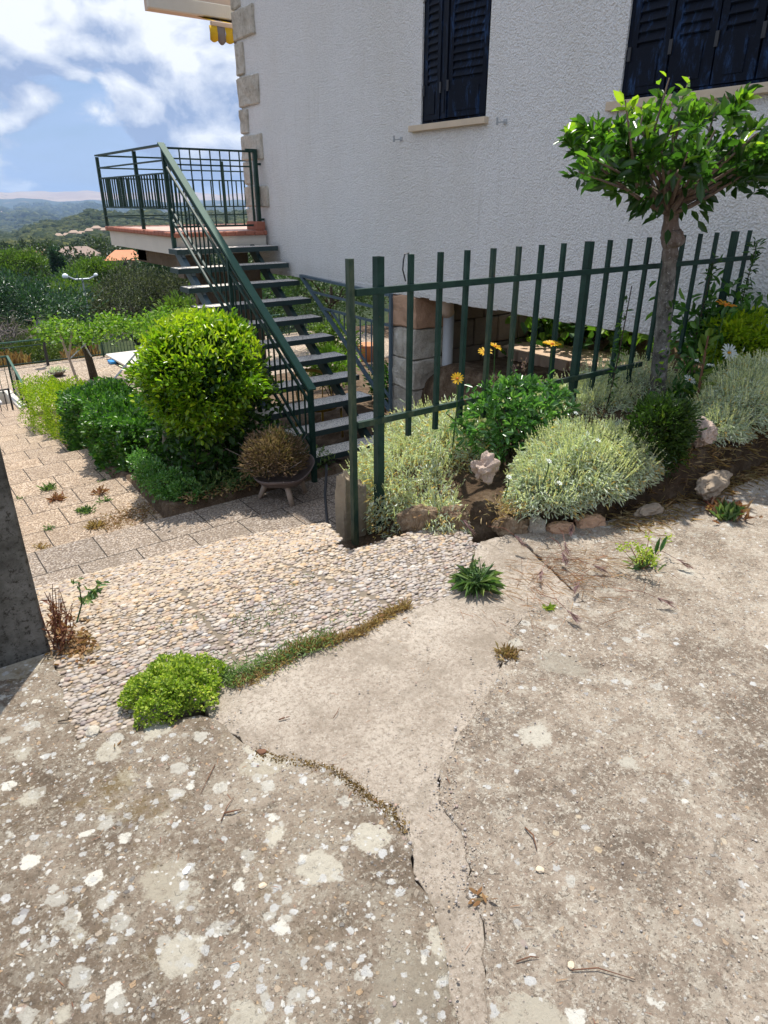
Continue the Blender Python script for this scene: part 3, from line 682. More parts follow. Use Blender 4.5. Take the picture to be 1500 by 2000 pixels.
tree('broadleaf_tree', 'fresh green tree under the left corner of the balcony', 'tree', (30.5, 86, -10), 4, (30.8, 86, -5.5), (3.2, 3, 2.2), 6000, .33, 'tree_g', .2, BG, 60)
tree('broadleaf_tree', 'light green tree between the orange roofs and the balcony corner', 'tree', (36.0, 95, -10), 4, (36, 95, -5.6), (2.8, 2.6, 2.2), 5000, .33, 'tree_b', .2, BG, 60)
tree('broadleaf_tree', 'blue-green tree seen between the upper steps of the green stairs', 'tree', (16.5, 33, -6.8), 4, (16.4, 33, -3.3), (2.3, 2.0, 1.7), 6000, .16, 'pine_d', .2, BG, 60)
t = thing('cypress_tree', (19.9, 92.9, -10), 'tall narrow dark cypress beside the brown roofed house', 'tree', BG)
crown('crown', (19.9, 92.9, -5.6), (.75, .75, 2.7), 2500, .3, M['pine_d'], t, 50); MB().tube([(19.9, 92.9, -10), (19.9, 92.9, -5.5)], [.2, .1], 6).build('trunk', M['bark_dark'], t)
t = thing('cypress_tree', (20.7, 92.8, -10), 'short narrow dark cypress close at right of the tall one', 'tree', BG)
crown('crown', (20.7, 92.8, -6.3), (.5, .5, 1.5), 1200, .28, M['pine_d'], t, 40); MB().tube([(20.7, 92.8, -10), (20.7, 92.8, -6)], [.15, .08], 6).build('trunk', M['bark_dark'], t)
# plants and trees seen under the house and through the stairs
tree('fruit_tree', 'leafy green tree seen through the triangular railing under the house', 'tree', (12.9, 20.6, -3.3), 2, (13.0, 20.6, -1.1), (2.2, 1.6, 1.5), 6000, .13, 'tree_g', .1, BG, 60)
tree('holm_oak', 'olive-grey oak seen under the white house beyond the stone pillar', 'tree', (18.5, 24, -4), 3, (18.3, 24, -.6), (3.4, 2.0, 2.4), 9000, .14, 'oak', .2, BG, 70, wr=.4)
tree('broadleaf_tree', 'dark leafy tree in the gaps between the middle steps of the stairs', 'tree', (13.6, 27.5, -4.6), 3, (13.6, 27.5, -2.4), (2.2, 1.6, 1.3), 5000, .15, 'tree_g', .12, BG, 50)

def house(label, loc, w, d, h, rh, roof, rot, cat='house', group='houses beyond the trees', walls='wall_cream', wins=True):
    t = thing('village_house', loc, label, cat, group); Mx = Matrix.Translation(loc) @ Matrix.Rotation(rot, 4, 'Z')
    MB().box(-w/2, w/2, -d/2, d/2, -1, h, Mx).build('wall', M[walls], t)
    o = .5; vs = [(-w/2-o, -d/2-o, h-.1), (w/2+o, -d/2-o, h-.1), (w/2+o, d/2+o, h-.1), (-w/2-o, d/2+o, h-.1), (-w/4, 0, h+rh), (w/4, 0, h+rh)]
    MB().add([Mx @ Vector(p) for p in vs], [(0, 1, 5, 4), (1, 2, 5), (2, 3, 4, 5), (3, 0, 4), (3, 2, 1, 0)]).build('roof', M[roof], t)
    if wins:
        for i in range(3):
            x = -w/2+w*(i+.5)/3; MB().box(x-.5, x+.5, -d/2-.03, -d/2+.05, h*.35, h*.75, Mx).build('window', M['dark'], t)
    return t
house('near house with a bright orange roof left of the cypress', (29.0, 147, -10.9), 5.5, 6, 2.3, 1.5, 'roof_or', R(-12))
house('house with a long brown roof right behind the cypress', (38.0, 157, -11.2), 8.5, 7, 2.6, 1.6, 'roof_br', R(-14))
house('low brown roofed house at left of the cypress, behind the orange one', (30.2, 158, -10.8), 8, 6, 2.0, 1.4, 'roof_br', R(-10))
house('house with twin orange roofs below the balcony corner', (40.4, 133.5, -10.0), 6, 6, 2.0, 1.4, 'roof_or', R(-20))
house('orange roofed house just left of the stairs, partly behind trees', (47.4, 131.5, -9.6), 4, 5, 2.0, 1.3, 'roof_or', R(-20))
house('pale blue-grey flat building between the brown and the orange roofs', (48.8, 173, -12.2), 9, 6, 2.2, .4, 'metal_pale', R(-15), walls='blue_steel')
rr = random.Random(4)
for i, nm in enumerate(('leftmost', 'second from the left', 'third from the left', 'middle', 'fourth from the right', 'third from the right', 'second from the right', 'rightmost')):
    a = 12.6+i*.52; r = 820+rr.uniform(-25, 35); x, y = r*math.sin(R(a)), r*math.cos(R(a))
    house('pink-beige village house on the wooded hill, %s of its row' % nm, (x, y, far_h(r, a)+3.2), 8.0+rr.uniform(-1, 2), 7, 4.0, 2.4, 'wall_cream', R(-a+rr.uniform(-20, 20)), group='village houses on the hill', walls='wall_cream')

# ---------------------------------------------------------------- haze over the valley
hz = MB().box(-15500, 15500, -15500, 15500, -190, 240).build('haze', None)
mt = bpy.data.materials.new('haze_air'); mt.use_nodes = True; nt = mt.node_tree; nt.nodes.clear()
pv = nt.nodes.new('ShaderNodeVolumePrincipled'); ho = nt.nodes.new('ShaderNodeOutputMaterial'); nt.links.new(pv.outputs[0], ho.inputs['Volume'])
pv.inputs['Color'].default_value = (.48, .68, 1, 1); pv.inputs['Density'].default_value = .00009; pv.inputs['Anisotropy'].default_value = .2
hz.data.materials.append(mt); hz['kind'] = 'stuff'

# ================================================================ HOUSE
XW = 5.04
house_ = thing('house', (XW, 6.2, -1.4), 'white roughcast house with stone corner blocks and dark blue shutters', 'house')
def part(mb, name, m, parent=house_, smooth=False, label=None):
    o = mb.build(name, m, parent, smooth)
    if label: o['label'] = label
    return o
# wall with real window openings (x from XW to XW+.3), built as panels round the openings
w1 = (5.24, 6.18, 2.25, 4.3); w2 = (1.90, 3.79, 2.24, 3.9)
mb = MB(); T_ = XW+.28; top = 6.6; bot = .57
def pan(y0, y1, z0, z1): mb.box(XW, T_, y0, y1, z0, z1)
pan(-3.5, w2[0], bot, top); pan(w2[0], w2[1], bot, w2[2]); pan(w2[0], w2[1], w2[3], top); pan(w2[1], w1[0], bot, top)
pan(w1[0], w1[1], bot, w1[2]); pan(w1[0], w1[1], w1[3], top); pan(w1[1], 10.22, bot, top)
mb.box(T_, 6.55, 9.94, 10.22, bot, top); mb.box(T_, 6.55, -3.5, -3.2, bot, top); mb.box(6.3, 6.55, -3.2, 9.94, bot, top)  # unseen rear wall pulled in so sunlight reaches the ground beyond
part(mb, 'wall', M['stucco'])
# irregular lower rim of the roughcast
mb = MB(); y = 1.2
while y < 10.2:
    w = random.uniform(.05, .16); d = random.uniform(.004, .022)
    mb.box(XW-.004, XW+.03, y, min(y+w, 10.2), bot-d, bot+.05, bev=.004); y += w
part(mb, 'rough_edge', M['stucco'])
part(MB().box(T_, 6.3, -3.2, 9.94, bot+.02, bot+.22), 'floor_slab', M['dark'])
part(MB().box(XW-.10, 6.6, -3.9, 10.5, 6.55, 6.75), 'roof', M['beige'])
# stone corner blocks
big = [(3.53, 3.88), (2.74, 3.11), (2.07, 2.40), (1.45, 1.745)]; small = [(3.89, 4.2), (3.12, 3.52), (2.41, 2.73), (1.755, 2.06), (1.16, 1.44)]
def stone_block(x0, x1, y0, y1, z0, z1, m='stone', name='corner_stone', j=.012):
    import bmesh
    bm = bmesh.new(); bmesh.ops.create_cube(bm, size=1)
    for v in bm.verts: v.co = Vector(((x0+x1)/2+v.co.x*(x1-x0), (y0+y1)/2+v.co.y*(y1-y0), (z0+z1)/2+v.co.z*(z1-z0)))
    bmesh.ops.bevel(bm, geom=bm.edges[:], offset=.014, segments=1, affect='EDGES')
    bmesh.ops.subdivide_edges(bm, edges=bm.edges[:], cuts=3, use_grid_fill=True)
    from mathutils import noise
    for v in bm.verts:
        n = noise.noise_vector(v.co*7.0)*j*1.4+noise.noise_vector(v.co*23.0)*j*.8; v.co += n
    me = bpy.data.meshes.new(name); bm.to_mesh(me); bm.free(); return link(name, me, M[m], house_)
for i, (a, b) in enumerate(big): stone_block(XW-.035, XW+.35, 9.64-.08*(i == 3), 10.265, a+.008, b-.008)
for a, b in small: stone_block(XW-.03, XW+.25, 10.02, 10.262, a+.008, b-.008)
stone_block(XW-.035, XW+.35, 9.66, 10.265, 4.21, 4.6)
# pillar of the lower storey
zs = [.555, .19, -.16, -.52, -.86, -1.3]
for i in range(5):
    a, b = zs[i+1], zs[i]; m = 'stone_red' if i == 0 else 'stone'
    if i == 1: stone_block(XW-.01, XW+.44, 6.44, 6.70, a+.006, b-.006, m, 'pillar_stone', .014); stone_block(XW-.01, XW+.44, 6.21, 6.43, a+.006, b-.006, m, 'pillar_stone', .014)
    else: stone_block(XW-.02+.02*(i % 2), XW+.44, 6.20+.02*(i % 2), 6.70, a+.006, b-.006, m, 'pillar_stone', .016)
part(MB().tube([(5.34, 6.02, .56), (5.34, 6.02, .42), (5.38, 6.02, .36)], [.085, .085, .07], 14), 'pipe_collar', M['beige'], smooth=True)
part(MB().tube([(5.38, 6.02, .38), (5.38, 6.02, -1.3)], .062, 16), 'drain_pipe', M['pipe'], smooth=True)
mb = MB()
for r_ in range(6):
    x = 5.5+(.2 if r_ % 2 else 0)-.2; z = .565-r_*.33
    while x < 6.95:
        w = random.uniform(.3, .55); mb.box(max(5.52, x)+.006, min(x+w, 6.98)-.006, 6.22, 6.5+random.uniform(0, .03), z-.324, z-.006, bev=.012, jit=.006); x += w
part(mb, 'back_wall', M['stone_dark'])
part(MB().tube([(7.02, 6.05, .57), (7.02, 6.05, -.3)], .045, 10), 'post', M['green'], smooth=True); part(MB().tube([(7.16, 5.9, .57), (7.16, 5.9, -.3)], .05, 10), 'post', M['pipe'], smooth=True)
# lower storey room wall: keeps the space under the house dark behind the stairs
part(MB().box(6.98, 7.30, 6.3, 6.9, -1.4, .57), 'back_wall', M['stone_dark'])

def shutter(yl, yr, z0, z1, x, dx_l=0, dx_r=0, name='shutter'):
    """a louvred leaf from yl (far edge) to yr (near edge); dx tilts the leaf out"""
    a = Vector((x-dx_l, yl, 0)); b = Vector((x-dx_r, yr, 0)); d = (b-a); Lh = d.length; d.normalize()
    nrm = Vector((d.y, -d.x, 0));  nrm = nrm if nrm.x < 0 else -nrm
    Mx = Matrix((( d.x, nrm.x, 0, a.x), (d.y, nrm.y, 0, a.y), (0, 0, 1, 0), (0, 0, 0, 1)))
    mb = MB(); fr = .055; th = .03
    mb.box(.002, fr, 0, th, z0, z1, Mx); mb.box(Lh-fr, Lh-.002, 0, th, z0, z1, Mx)
    mb.box(fr, Lh-fr, 0, th, z0, z0+.30, Mx); mb.box(fr, Lh-fr, 0, th, z1-.1, z1, Mx)
    mb.box(fr+.03, Lh-fr-.03, th, th+.006, z0+.05, z0+.24, Mx)
    mb.box(fr, Lh-fr, -.004, th-.014, z0+.3, z1-.1, Mx)
    o = part(mb, name, M['navy']); s = MB(); z = z0+.33
    while z < z1-.14:
        Lx = Lh-fr
        vs = [(fr, th-.016, z+.05), (Lx, th-.016, z+.05), (Lx, th+.003, z+.0), (fr, th+.003, z+.0), (fr, th-.020, z+.044), (Lx, th-.020, z+.044), (Lx, th-.004, z-.008), (fr, th-.004, z-.008)]
        s.add([Mx @ Vector(p) for p in vs], [(0, 1, 2, 3), (7, 6, 5, 4), (3, 2, 6, 7), (0, 3, 7, 4), (1, 5, 6, 2), (0, 4, 5, 1)]); z += .062
    part(s, 'louvres', M['navy'], o)
    for q in (z0+.22, z0+1.0): part(MB().box(-.012, .014, -.002, th+.012, q, q+.09, Mx), 'hinge', M['black'], o)
def window(y0, y1, z0, z1, cuts, lab):
    w = thing('window', (XW, y0, z0), lab, None); del w['category']; w.parent = house_; w.matrix_parent_inverse = Matrix.Translation(-house_.location)
    return w
def frame(y0, y1, z0, z1):
    mb = MB(); mb.box(XW+.02, XW+.12, y0, y0+.03, z0, z1); mb.box(XW+.02, XW+.12, y1-.03, y1, z0, z1); mb.box(XW+.02, XW+.12, y0+.03, y1-.03, z0, z0+.025)
    part(mb, 'window_frame', M['navy']); part(MB().box(XW+.16, XW+.2, y0, y1, z0, z1), 'window_glass', M['dark'])
frame(*w1); frame(*w2)
x = XW+.045
shutter(6.15, 5.875, 2.28, 4.25, x, 0, .03); shutter(5.87, 5.76, 2.28, 4.25, x, .02, .045); shutter(5.74, 5.27, 2.28, 4.25, x, .05, .0)
for i, (a, b) in enumerate(((3.755, 3.42), (3.41, 3.08), (3.07, 2.76), (2.75, 2.44), (2.43, 2.12), (2.11, 1.93))): shutter(a, b, 2.27, 3.85, x, .012*(i % 2), .012*((i+1) % 2))
part(MB().box(XW-.055, XW+.16, 5.20, 6.32, 2.19, 2.247, bev=.004), 'window_sill', M['sill']); part(MB().box(XW-.055, XW+.16, 1.8, 3.87, 2.175, 2.237, bev=.004), 'window_sill', M['sill'])
for y, z in ((6.5, 2.14), (4.98, 2.19), (3.98, 2.12)):
    mb = MB(); mb.bar((XW+.01, y, z), (XW-.09, y+.02, z-.01), .012, .012); mb.bar((XW-.085, y+.02, z-.03), (XW-.085, y+.02, z+.03), .02, .008)
    mb.box(XW-.008, XW+.01, y-.02, y+.02, z-.02, z+.02); part(mb, 'shutter_hook', M['pipe'])
# canopy of the valley side
cn = MB(); cn.box(4.22, 7.4, 11.0, 11.35, 3.97, 4.3); part(cn, 'canopy', M['beige'])
mb = MB(); mb.box(4.12, 7.4, 10.93, 11.0, 3.93, 4.10, bev=.01); part(mb, 'canopy_gutter', M['fascia'])
# awning: rolled striped cloth with a scalloped valance under the canopy
aw = thing('awning', (5.3, 11.1, 3.7), 'yellow and grey striped awning with wavy edge hanging under the canopy', 'awning')
part(MB().box(4.96, 5.9, 10.80, 10.86, 3.80, 3.86, bev=.008), 'front_bar', M['beige'], aw)
for i in range(8):
    y = 10.83; x0 = 4.92+i*.12; m = 'yellow_cloth' if i % 2 == 0 else 'grey_cloth'
    mb = MB(); n = 6; vs = []
    for k in range(n+1):
        u = k/n; dz_ = -.17-.05*math.sin(PI*u)*(1 if i % 2 else .5); xx = x0+.12*u
        for (zz, yy) in ((3.80, y-.02), ((3.80+3.80+dz_)/2, y-.035-.01*math.sin(i+u*3)), (3.80+dz_, y-.02+.015*math.sin(3*u+i))): vs.append((xx, yy, zz))
    fs = [(k*3+j, (k+1)*3+j, (k+1)*3+j+1, k*3+j+1) for k in range(n) for j in range(2)]
    o = MB().add(vs, fs).build('valance_stripe', M[m], aw, True)
    mb = MB().add([(x0, 10.84, 3.87), (x0+.12, 10.84, 3.87), (x0+.12, 11.35, 4.02), (x0, 11.35, 4.02)], [(0, 1, 2, 3)]); 
    s_ = mb.build('cloth_stripe', M[m], aw)
    md = s_.modifiers.new('t', 'SOLIDIFY'); md.thickness = .004; md = o.modifiers.new('t', 'SOLIDIFY'); md.thickness = .004

# ================================================================ BALCONY, its railings and gate
ba = thing('balcony', (3.6, 9.63, .85), 'cream balcony slab with red tile edge at the top of the green stairs', 'balcony')
part(MB().box(3.66, XW-.04, 9.66, 12.72, .86, 1.10).box(XW-.04, 7.3, 10.3, 12.72, .86, 1.10), 'slab', M['fascia'], ba)
part(MB().box(3.68, XW-.04, 9.7, 12.66, 1.10, 1.145).box(XW-.04, 7.3, 10.3, 12.66, 1.10, 1.145), 'floor', M['floor_tile'], ba)
mb = MB(); y = 9.60
while y < 12.74: mb.box(3.60, 3.74, y, min(y+.145, 12.76), 1.09, 1.152, bev=.012); y += .15
x = 3.75
while x < 4.98: mb.box(x, min(x+.145, 5.0), 9.60, 9.74, 1.09, 1.152, bev=.012); x += .15
x = 3.75
while x < 6.9: mb.box(x, x+.145, 12.62, 12.76, 1.09, 1.152, bev=.012); x += .15
part(mb, 'tile_edge', M['brick_trim'], ba)
part(MB().box(4.86, XW-.04, 9.66, 9.98, 1.155, 1.27, bev=.006), 'skirting_block', M['brick_trim'], ba)
part(MB().box(3.95, 4.15, 9.75, 12.3, .62, .858).box(3.95, 5.0, 11.9, 12.3, .64, .858), 'beam', M['stone_dark'], ba)
part(MB().box(3.72, 3.95, 9.72, 9.95, .55, .858).box(4.6, 4.85, 10.0, 10.25, -1.5, .858), 'support_column', M['stone_dark'], ba)
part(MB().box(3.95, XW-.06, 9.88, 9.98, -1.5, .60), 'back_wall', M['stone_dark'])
FR = [0, .17, .315, .725, .855]
def rail_panel(t, p0, p1, ztop, h, posts, nb, thick=()):
    p0 = Vector(p0); p1 = Vector(p1); d = (p1-p0).normalized()
    for f in posts:
        p = p0.lerp(p1, f); part(MB().bar((p.x, p.y, ztop-h), (p.x, p.y, ztop-.02), .045, .045, (d.x, d.y, 0)), 'post', M['green'], t)
    part(MB().bar((p0.x, p0.y, ztop), (p1.x, p1.y, ztop), .07, .022), 'handrail', M['green'], t)
    for f in FR[1:]: part(MB().bar((p0.x, p0.y, ztop-h*f), (p1.x, p1.y, ztop-h*f), .028, .02), 'rail', M['green'], t)
    for i in range(nb):
        f = (i+.5)/nb; w = .04 if i in thick else .018; p = p0.lerp(p1, f)
        part(MB().bar((p.x, p.y, ztop-h*FR[3]), (p.x, p.y, ztop-h*FR[2]), w, .018, (d.x, d.y, 0)), 'baluster', M['green'], t)
t = thing('balcony_railing', (3.62, 9.68, 1.15), 'green railing with close bars along the outer left side of the balcony', 'railing')
rail_panel(t, (3.62, 9.68, 0), (3.62, 12.66, 0), 2.2, 1.04, (0.0, .39, 1.0), 26, (3, 9, 16, 22))
t = thing('balcony_railing', (3.62, 12.68, 1.15), 'green railing along the far valley side of the balcony, seen through the gate', 'railing')
rail_panel(t, (3.66, 12.68, 0), (6.6, 12.68, 0), 2.2, 1.04, (.72,), 18)
gt = thing('balcony_gate', (4.95, 9.76, 1.15), 'green grid gate closing the top of the stairs, next to the house corner', 'gate')
part(MB().bar((4.96, 9.76, 1.15), (4.96, 9.76, 2.20), .05, .05).bar((4.99, 9.76, 2.18), (4.82, 9.76, 2.18), .04, .045), 'gate_post', M['green'], gt)
for z_ in (1.28, 2.0): part(MB().box(4.97, XW+.01, 9.745, 9.775, z_, z_+.03), 'hinge', M['green'], gt)
part(MB().bar((3.70, 9.76, 2.17), (4.88, 9.76, 2.17), .025, .025).bar((3.70, 9.76, 1.22), (4.88, 9.76, 1.22), .025, .025).bar((3.70, 9.76, 1.20), (3.70, 9.76, 2.18), .025, .025).bar((4.88, 9.76, 1.20), (4.88, 9.76, 2.18), .025, .025), 'gate_frame', M['green'], gt)
part(MB().bar((3.72, 9.76, 1.98), (4.88, 9.76, 1.98), .014, .018), 'rail', M['green'], gt)
for i in range(7): part(MB().bar((3.86+i*.143, 9.76, 1.225), (3.86+i*.143, 9.76, 2.165), .014, .014), 'bar', M['green'], gt)

# ================================================================ OUTDOOR STAIRS
st = thing('staircase', (3.6, 6.3, -1.33), 'green steel staircase with speckled grey treads climbing to the balcony', 'staircase')
for i in range(11):
    yf = 9.31-.2875*i; zt = .955-.212*i; x0 = 3.38 if i else 3.5; x1 = 5.0
    tr = part(MB().box(x0+.012, x1-.012, yf+.012, yf+.288, zt-.03, zt+.002), 'tread', M['terrazzo'], st)
    part(MB().box(x0, x1, yf, yf+.011, zt-.062, zt).box(x0, x1, yf+.289, yf+.30, zt-.062, zt).box(x0, x0+.011, yf+.011, yf+.289, zt-.062, zt).box(x1-.011, x1, yf+.011, yf+.289, zt-.062, zt).box(x0+.011, x1-.011, yf+.011, yf+.289, zt-.06, zt-.031), 'tread_tray', M['steel_dark'], tr)
sl = .212/.2875
for xx, m in ((3.62, 'blue_steel'), (4.72, 'steel_dark')):
    mb = MB(); mb.bar((xx, 6.42, -1.42), (xx, 9.60, -1.42+3.18*sl), .06, .12)
    for i in range(11):
        yf = 9.31-.2875*i+.12; zt = .955-.212*i-.062; zb = -1.42+(yf-6.42)*sl
        mb.bar((xx, yf, zb), (xx, yf, zt), .05, .06)
    part(mb, 'stringer', M[m], st)
zr = lambda y, o=0: -.255+(y-6.15)*.6967+o
rp = lambda y, o: (3.6, y, zr(y, o))
rl = empty('stair_railing', (0, 0, 0), 'green railing along the open side of the stairs', None); rl.parent = st; rl.location = (3.6, 6.18, -1.33); rl.matrix_parent_inverse = Matrix.Translation(-st.location)
if 'category' in rl: del rl['category']
part(MB().bar(rp(6.13, .0), rp(9.70, -.0), .085, .022), 'handrail', M['green_lite'], rl)
part(MB().bar((3.6, 6.18, -1.33), (3.6, 6.18, -.26), .05, .05), 'post', M['green'], rl)
part(MB().bar((3.6, 7.95, zr(7.95)-.9), (3.6, 7.95, zr(7.95)-.02), .04, .04), 'post', M['green'], rl)
part(MB().bar((3.6, 9.64, .95), (3.6, 9.64, 2.17), .05, .05), 'post', M['green'], rl)
for o_, w in ((-.11, .022), (-.21, .028), (-.70, .028), (-.84, .034)):
    part(MB().bar(rp(6.18, o_), rp(9.64, o_), .024, w), 'rail', M['green'], rl)
for i in range(26):
    y = 6.31+i*.128
    if abs(y-7.95) > .03: part(MB().bar(rp(y, -.70), rp(y, -.21), .016, .016), 'baluster', M['green'], rl)

# triangular railing under the house edge
tr = thing('triangular_railing', (5.0, 6.62, -.85), 'blue-grey triangular railing under the white wall between stairs and stone pillar', 'railing')
part(MB().bar((5.0, 8.70, .60), (5.0, 6.62, .54), .05, .03).bar((5.0, 8.70, .60), (5.0, 6.62, -.86), .04, .04).bar((5.0, 6.62, .56), (5.0, 6.62, -.88), .035, .035), 'frame', M['blue_steel'], tr)
dg = lambda y: .60+(y-8.70)*.702
part(MB().bar((5.0, 8.42, .41), (5.0, 6.62, .36), .02, .03), 'rail', M['blue_steel'], tr)
part(MB().bar((5.0, 8.13, .22), (5.0, 6.62, .19), .02, .03), 'rail', M['blue_steel'], tr)
part(MB().bar((5.0, 7.95, .215), (5.0, 6.62, -.70), .02, .03), 'rail', M['blue_steel'], tr)
for i in range(9):
    y = 7.75-i*.122; part(MB().bar((5.0, y, .2), (5.0, y, .215+(y-7.95)*.69), .014, .014), 'baluster', M['blue_steel'], tr)

# ================================================================ GARDEN FENCE
fe = thing('garden_fence', (1.67, 2.5, .0), 'green painted steel bar fence running from its rusty end post to the white wall', 'fence')
for k, x in enumerate([1.668, 1.82, 1.998, 2.17, 2.335, 2.505, 2.68, 2.846, 3.016, 3.225, 3.403, 3.58, 3.765, 3.94, 4.115, 4.30, 4.488, 4.71, 4.895]):
    thick = k in (1, 9, 17); first = k == 0
    w = .037 if thick else (.027 if first else .0215); zt = 1.33+.0007*k*10*.3; zb = -.02 if first else (.05 if thick else .50)
    lean = random.uniform(-.004, .004)
    yc = 2.5 if not first else 2.494
    mb = MB(); h_ = w/2; zt0 = zt-(.0)
    if k in (13, 14, 15, 16): zb = .62
    mb.box(x-h_, x+h_, yc-h_, yc+h_, zb, zt0)
    if thick:      # open tube end
        mb = MB(); a = h_; i_ = h_-.005
        mb.box(x-a, x+a, yc-a, yc+a, zb, zt0-.03)
        mb.box(x-a, x-i_, yc-a, yc+a, zt0-.03, zt0); mb.box(i_+x, x+a, yc-a, yc+a, zt0-.03, zt0); mb.box(x-i_, x+i_, yc-a, yc-i_, zt0-.03, zt0); mb.box(x-i_, x+i_, yc+i_, yc+a, zt0-.03, zt0)
    part(mb, 'post' if (first or thick) else 'bar', M['green_worn'] if first or k in (5, 6) else M['green'], fe, label='worn end post with rust and bare patches' if first else None)
part(MB().box(1.683, 4.99, 2.466, 2.486, 1.182, 1.210), 'rail', M['green'], fe)
part(MB().box(1.683, 3.84, 2.466, 2.486, .602, .630), 'rail', M['green_worn'], fe)
part(MB().tube([(1.985, 2.52, 1.20+.02), (1.968, 2.52, 1.27), (1.972, 2.52, 1.31), (1.975, 2.515, 1.335), (1.995, 2.51, 1.338)], .0035, 6), 'wire_hook', M['black'], fe)
sb = thing('concrete_stub', (1.7, 2.6, -.3), 'chipped pale concrete block that holds the end post of the fence', 'concrete block')
def rockmesh(name, c, r, m, parent=None, seed=0, amp=.35, rot=0, sub=3, boxy=.0):
    from mathutils import noise
    v, f = ico(sub); vs = []
    for p in v:
        q = Vector(p)
        if boxy: q = Vector([math.copysign(abs(a)**(1-boxy), a) for a in q])
        n = noise.noise(q*1.3+Vector((seed*7.1, 0, 0)))*amp+noise.noise(q*3.1+Vector((0, seed*3.3, 0)))*amp*.5+noise.noise(q*8+Vector((0, 0, seed)))*amp*.16
        q = q*(1+n); q = Vector((q.x*r[0], q.y*r[1], q.z*r[2])); q = Matrix.Rotation(rot, 3, 'Z') @ q; vs.append(q+Vector(c))
    return MB().add(vs, [tuple(t) for t in f]).build(name, m, parent)
rockmesh('concrete', (1.672, 2.59, .0), (.026, .045, .33), M['stub'], sb, 3, .16, 0, 4, .72)
rockmesh('concrete', (1.755, 2.59, -.03), (.028, .04, .31), M['stub'], sb, 5, .14, 0, 4, .72)
tag(MB().tube([(3.02, 4.95, -1.31), (3.06, 5.05, -1.22), (3.2, 5.3, -1.08), (3.42, 5.62, -1.0), (3.5, 5.75, -.98)], .014, 8).build('garden_hose', M['rubber'], None, True), 'thin black hose leaning on the landing left of the concrete block', 'hose')
# near wall at the left edge
mt, g = mat('blackened_render')
c = g.ramp(g.noise(g.P, 4, 9, .75), [(.32, (.045, .042, .038)), (.48, (.12, .115, .10)), (.62, (.22, .21, .19)), (.75, (.36, .35, .32))])
c = g.mix(g.step(g.noise(g.P, 45, 6, .8), .5, .62), c, (.06, .055, .045))
sz = nt_sep(g, g.P)[2]
c = g.mix(g.m('MULTIPLY', g.step(g.m('ADD', sz, g.m('MULTIPLY', g.noise(g.P, 9, 5), .3)), .42, .1), .6), c, (.035, .03, .024))
fin(g, c, .95, g.bump(g.noise(g.P, 40, 8, .8), 1, .012), .1)
lw = MB(); n_ = 10
CUR = PATIO
tag(MB().box(-.75, .25, 2.45, 2.95, -1.6, 1.25, bev=.012).build('boundary_wall', mt), 'blackened rough rendered wall end at the left edge of the patio', 'wall')
CUR = None

# ================================================================ FAR TERRACE THINGS
t = thing('terrace_railing', (3, 24.45, -3.3), 'long dark green railing along the far edge of the paved terrace', 'railing')
part(MB().bar((-3, 24.45, -2.52), (15.5, 24.45, -2.52), .05, .04), 'handrail', M['green_lite'], t)
part(MB().bar((-3, 24.45, -2.68), (15.5, 24.45, -2.68), .03, .03), 'rail', M['green'], t); part(MB().bar((-3, 24.45, -3.22), (15.5, 24.45, -3.22), .03, .03), 'rail', M['green'], t)
for i in range(11):
    x = -2.8+i*1.8; part(MB().bar((x, 24.45, -3.3), (x, 24.45, -2.54), .05, .05), 'post', M['green'], t)
for i in range(90):
    x = 5.6+i*.11; part(MB().bar((x, 24.45, -3.22), (x, 24.45, -2.69), .016, .016), 'baluster', M['green'], t)
# stair well with railing and small gate at far left
t = thing('stairwell_railing', (2.6, 18.2, -3.1), 'green sloping railing beside the stairwell at the far left', 'railing')
part(MB().bar((2.62, 19.5, -2.03), (2.6, 17.9, -2.43), .05, .05).bar((2.62, 19.5, -2.03), (1.2, 19.6, -2.0), .04, .04), 'handrail', M['green_lite'], t)
for y, z in ((19.5, -2.05), (18.6, -2.27), (17.9, -2.45)): part(MB().bar((2.6, y, -3.15), (2.6, y, z), .045, .045), 'post', M['green'], t)
part(MB().bar((2.6, 19.5, -2.9), (2.6, 17.9, -3.05), .03, .03), 'rail', M['green'], t)
for i in range(8): part(MB().bar((2.6, 19.35-i*.19, -2.95), (2.6, 19.35-i*.19, -2.07-i*.048), .014, .014), 'baluster', M['green'], t)
for i in range(8): part(MB().bar((2.5-i*.16, 19.55, -2.95), (2.5-i*.16, 19.55, -2.05), .014, .014), 'baluster', M['green'], t)
t = thing('stairwell_wall', (2.4, 18.5, -3.2), 'low pale wall around the stairwell at the far left', 'wall')
part(MB().box(2.40, 2.56, 17.8, 19.9, -3.3, -2.93, bev=.01), 'wall', M['fascia'], t); part(MB().box(1.0, 2.40, 19.74, 19.9, -3.3, -2.93, bev=.01), 'wall', M['fascia'], t)
part(MB().box(1.4, 2.2, 18.9, 19.5, -3.2, -2.98, bev=.03), 'white_lid', M['white'], t)
t = thing('metal_gate', (1.9, 17.6, -3.1), 'low black barred gate at the left edge by the stairwell', 'gate')
part(MB().bar((1.3, 17.75, -2.45), (2.25, 17.75, -2.45), .03, .03).bar((1.3, 17.75, -2.98), (2.25, 17.75, -2.98), .03, .03).bar((2.25, 17.75, -3.1), (2.25, 17.75, -2.43), .04, .04), 'gate_frame', M['black'], t)
for i in range(7): part(MB().bar((2.14-i*.13, 17.75, -3.05), (2.14-i*.13, 17.75, -2.46), .016, .016), 'bar', M['black'], t)
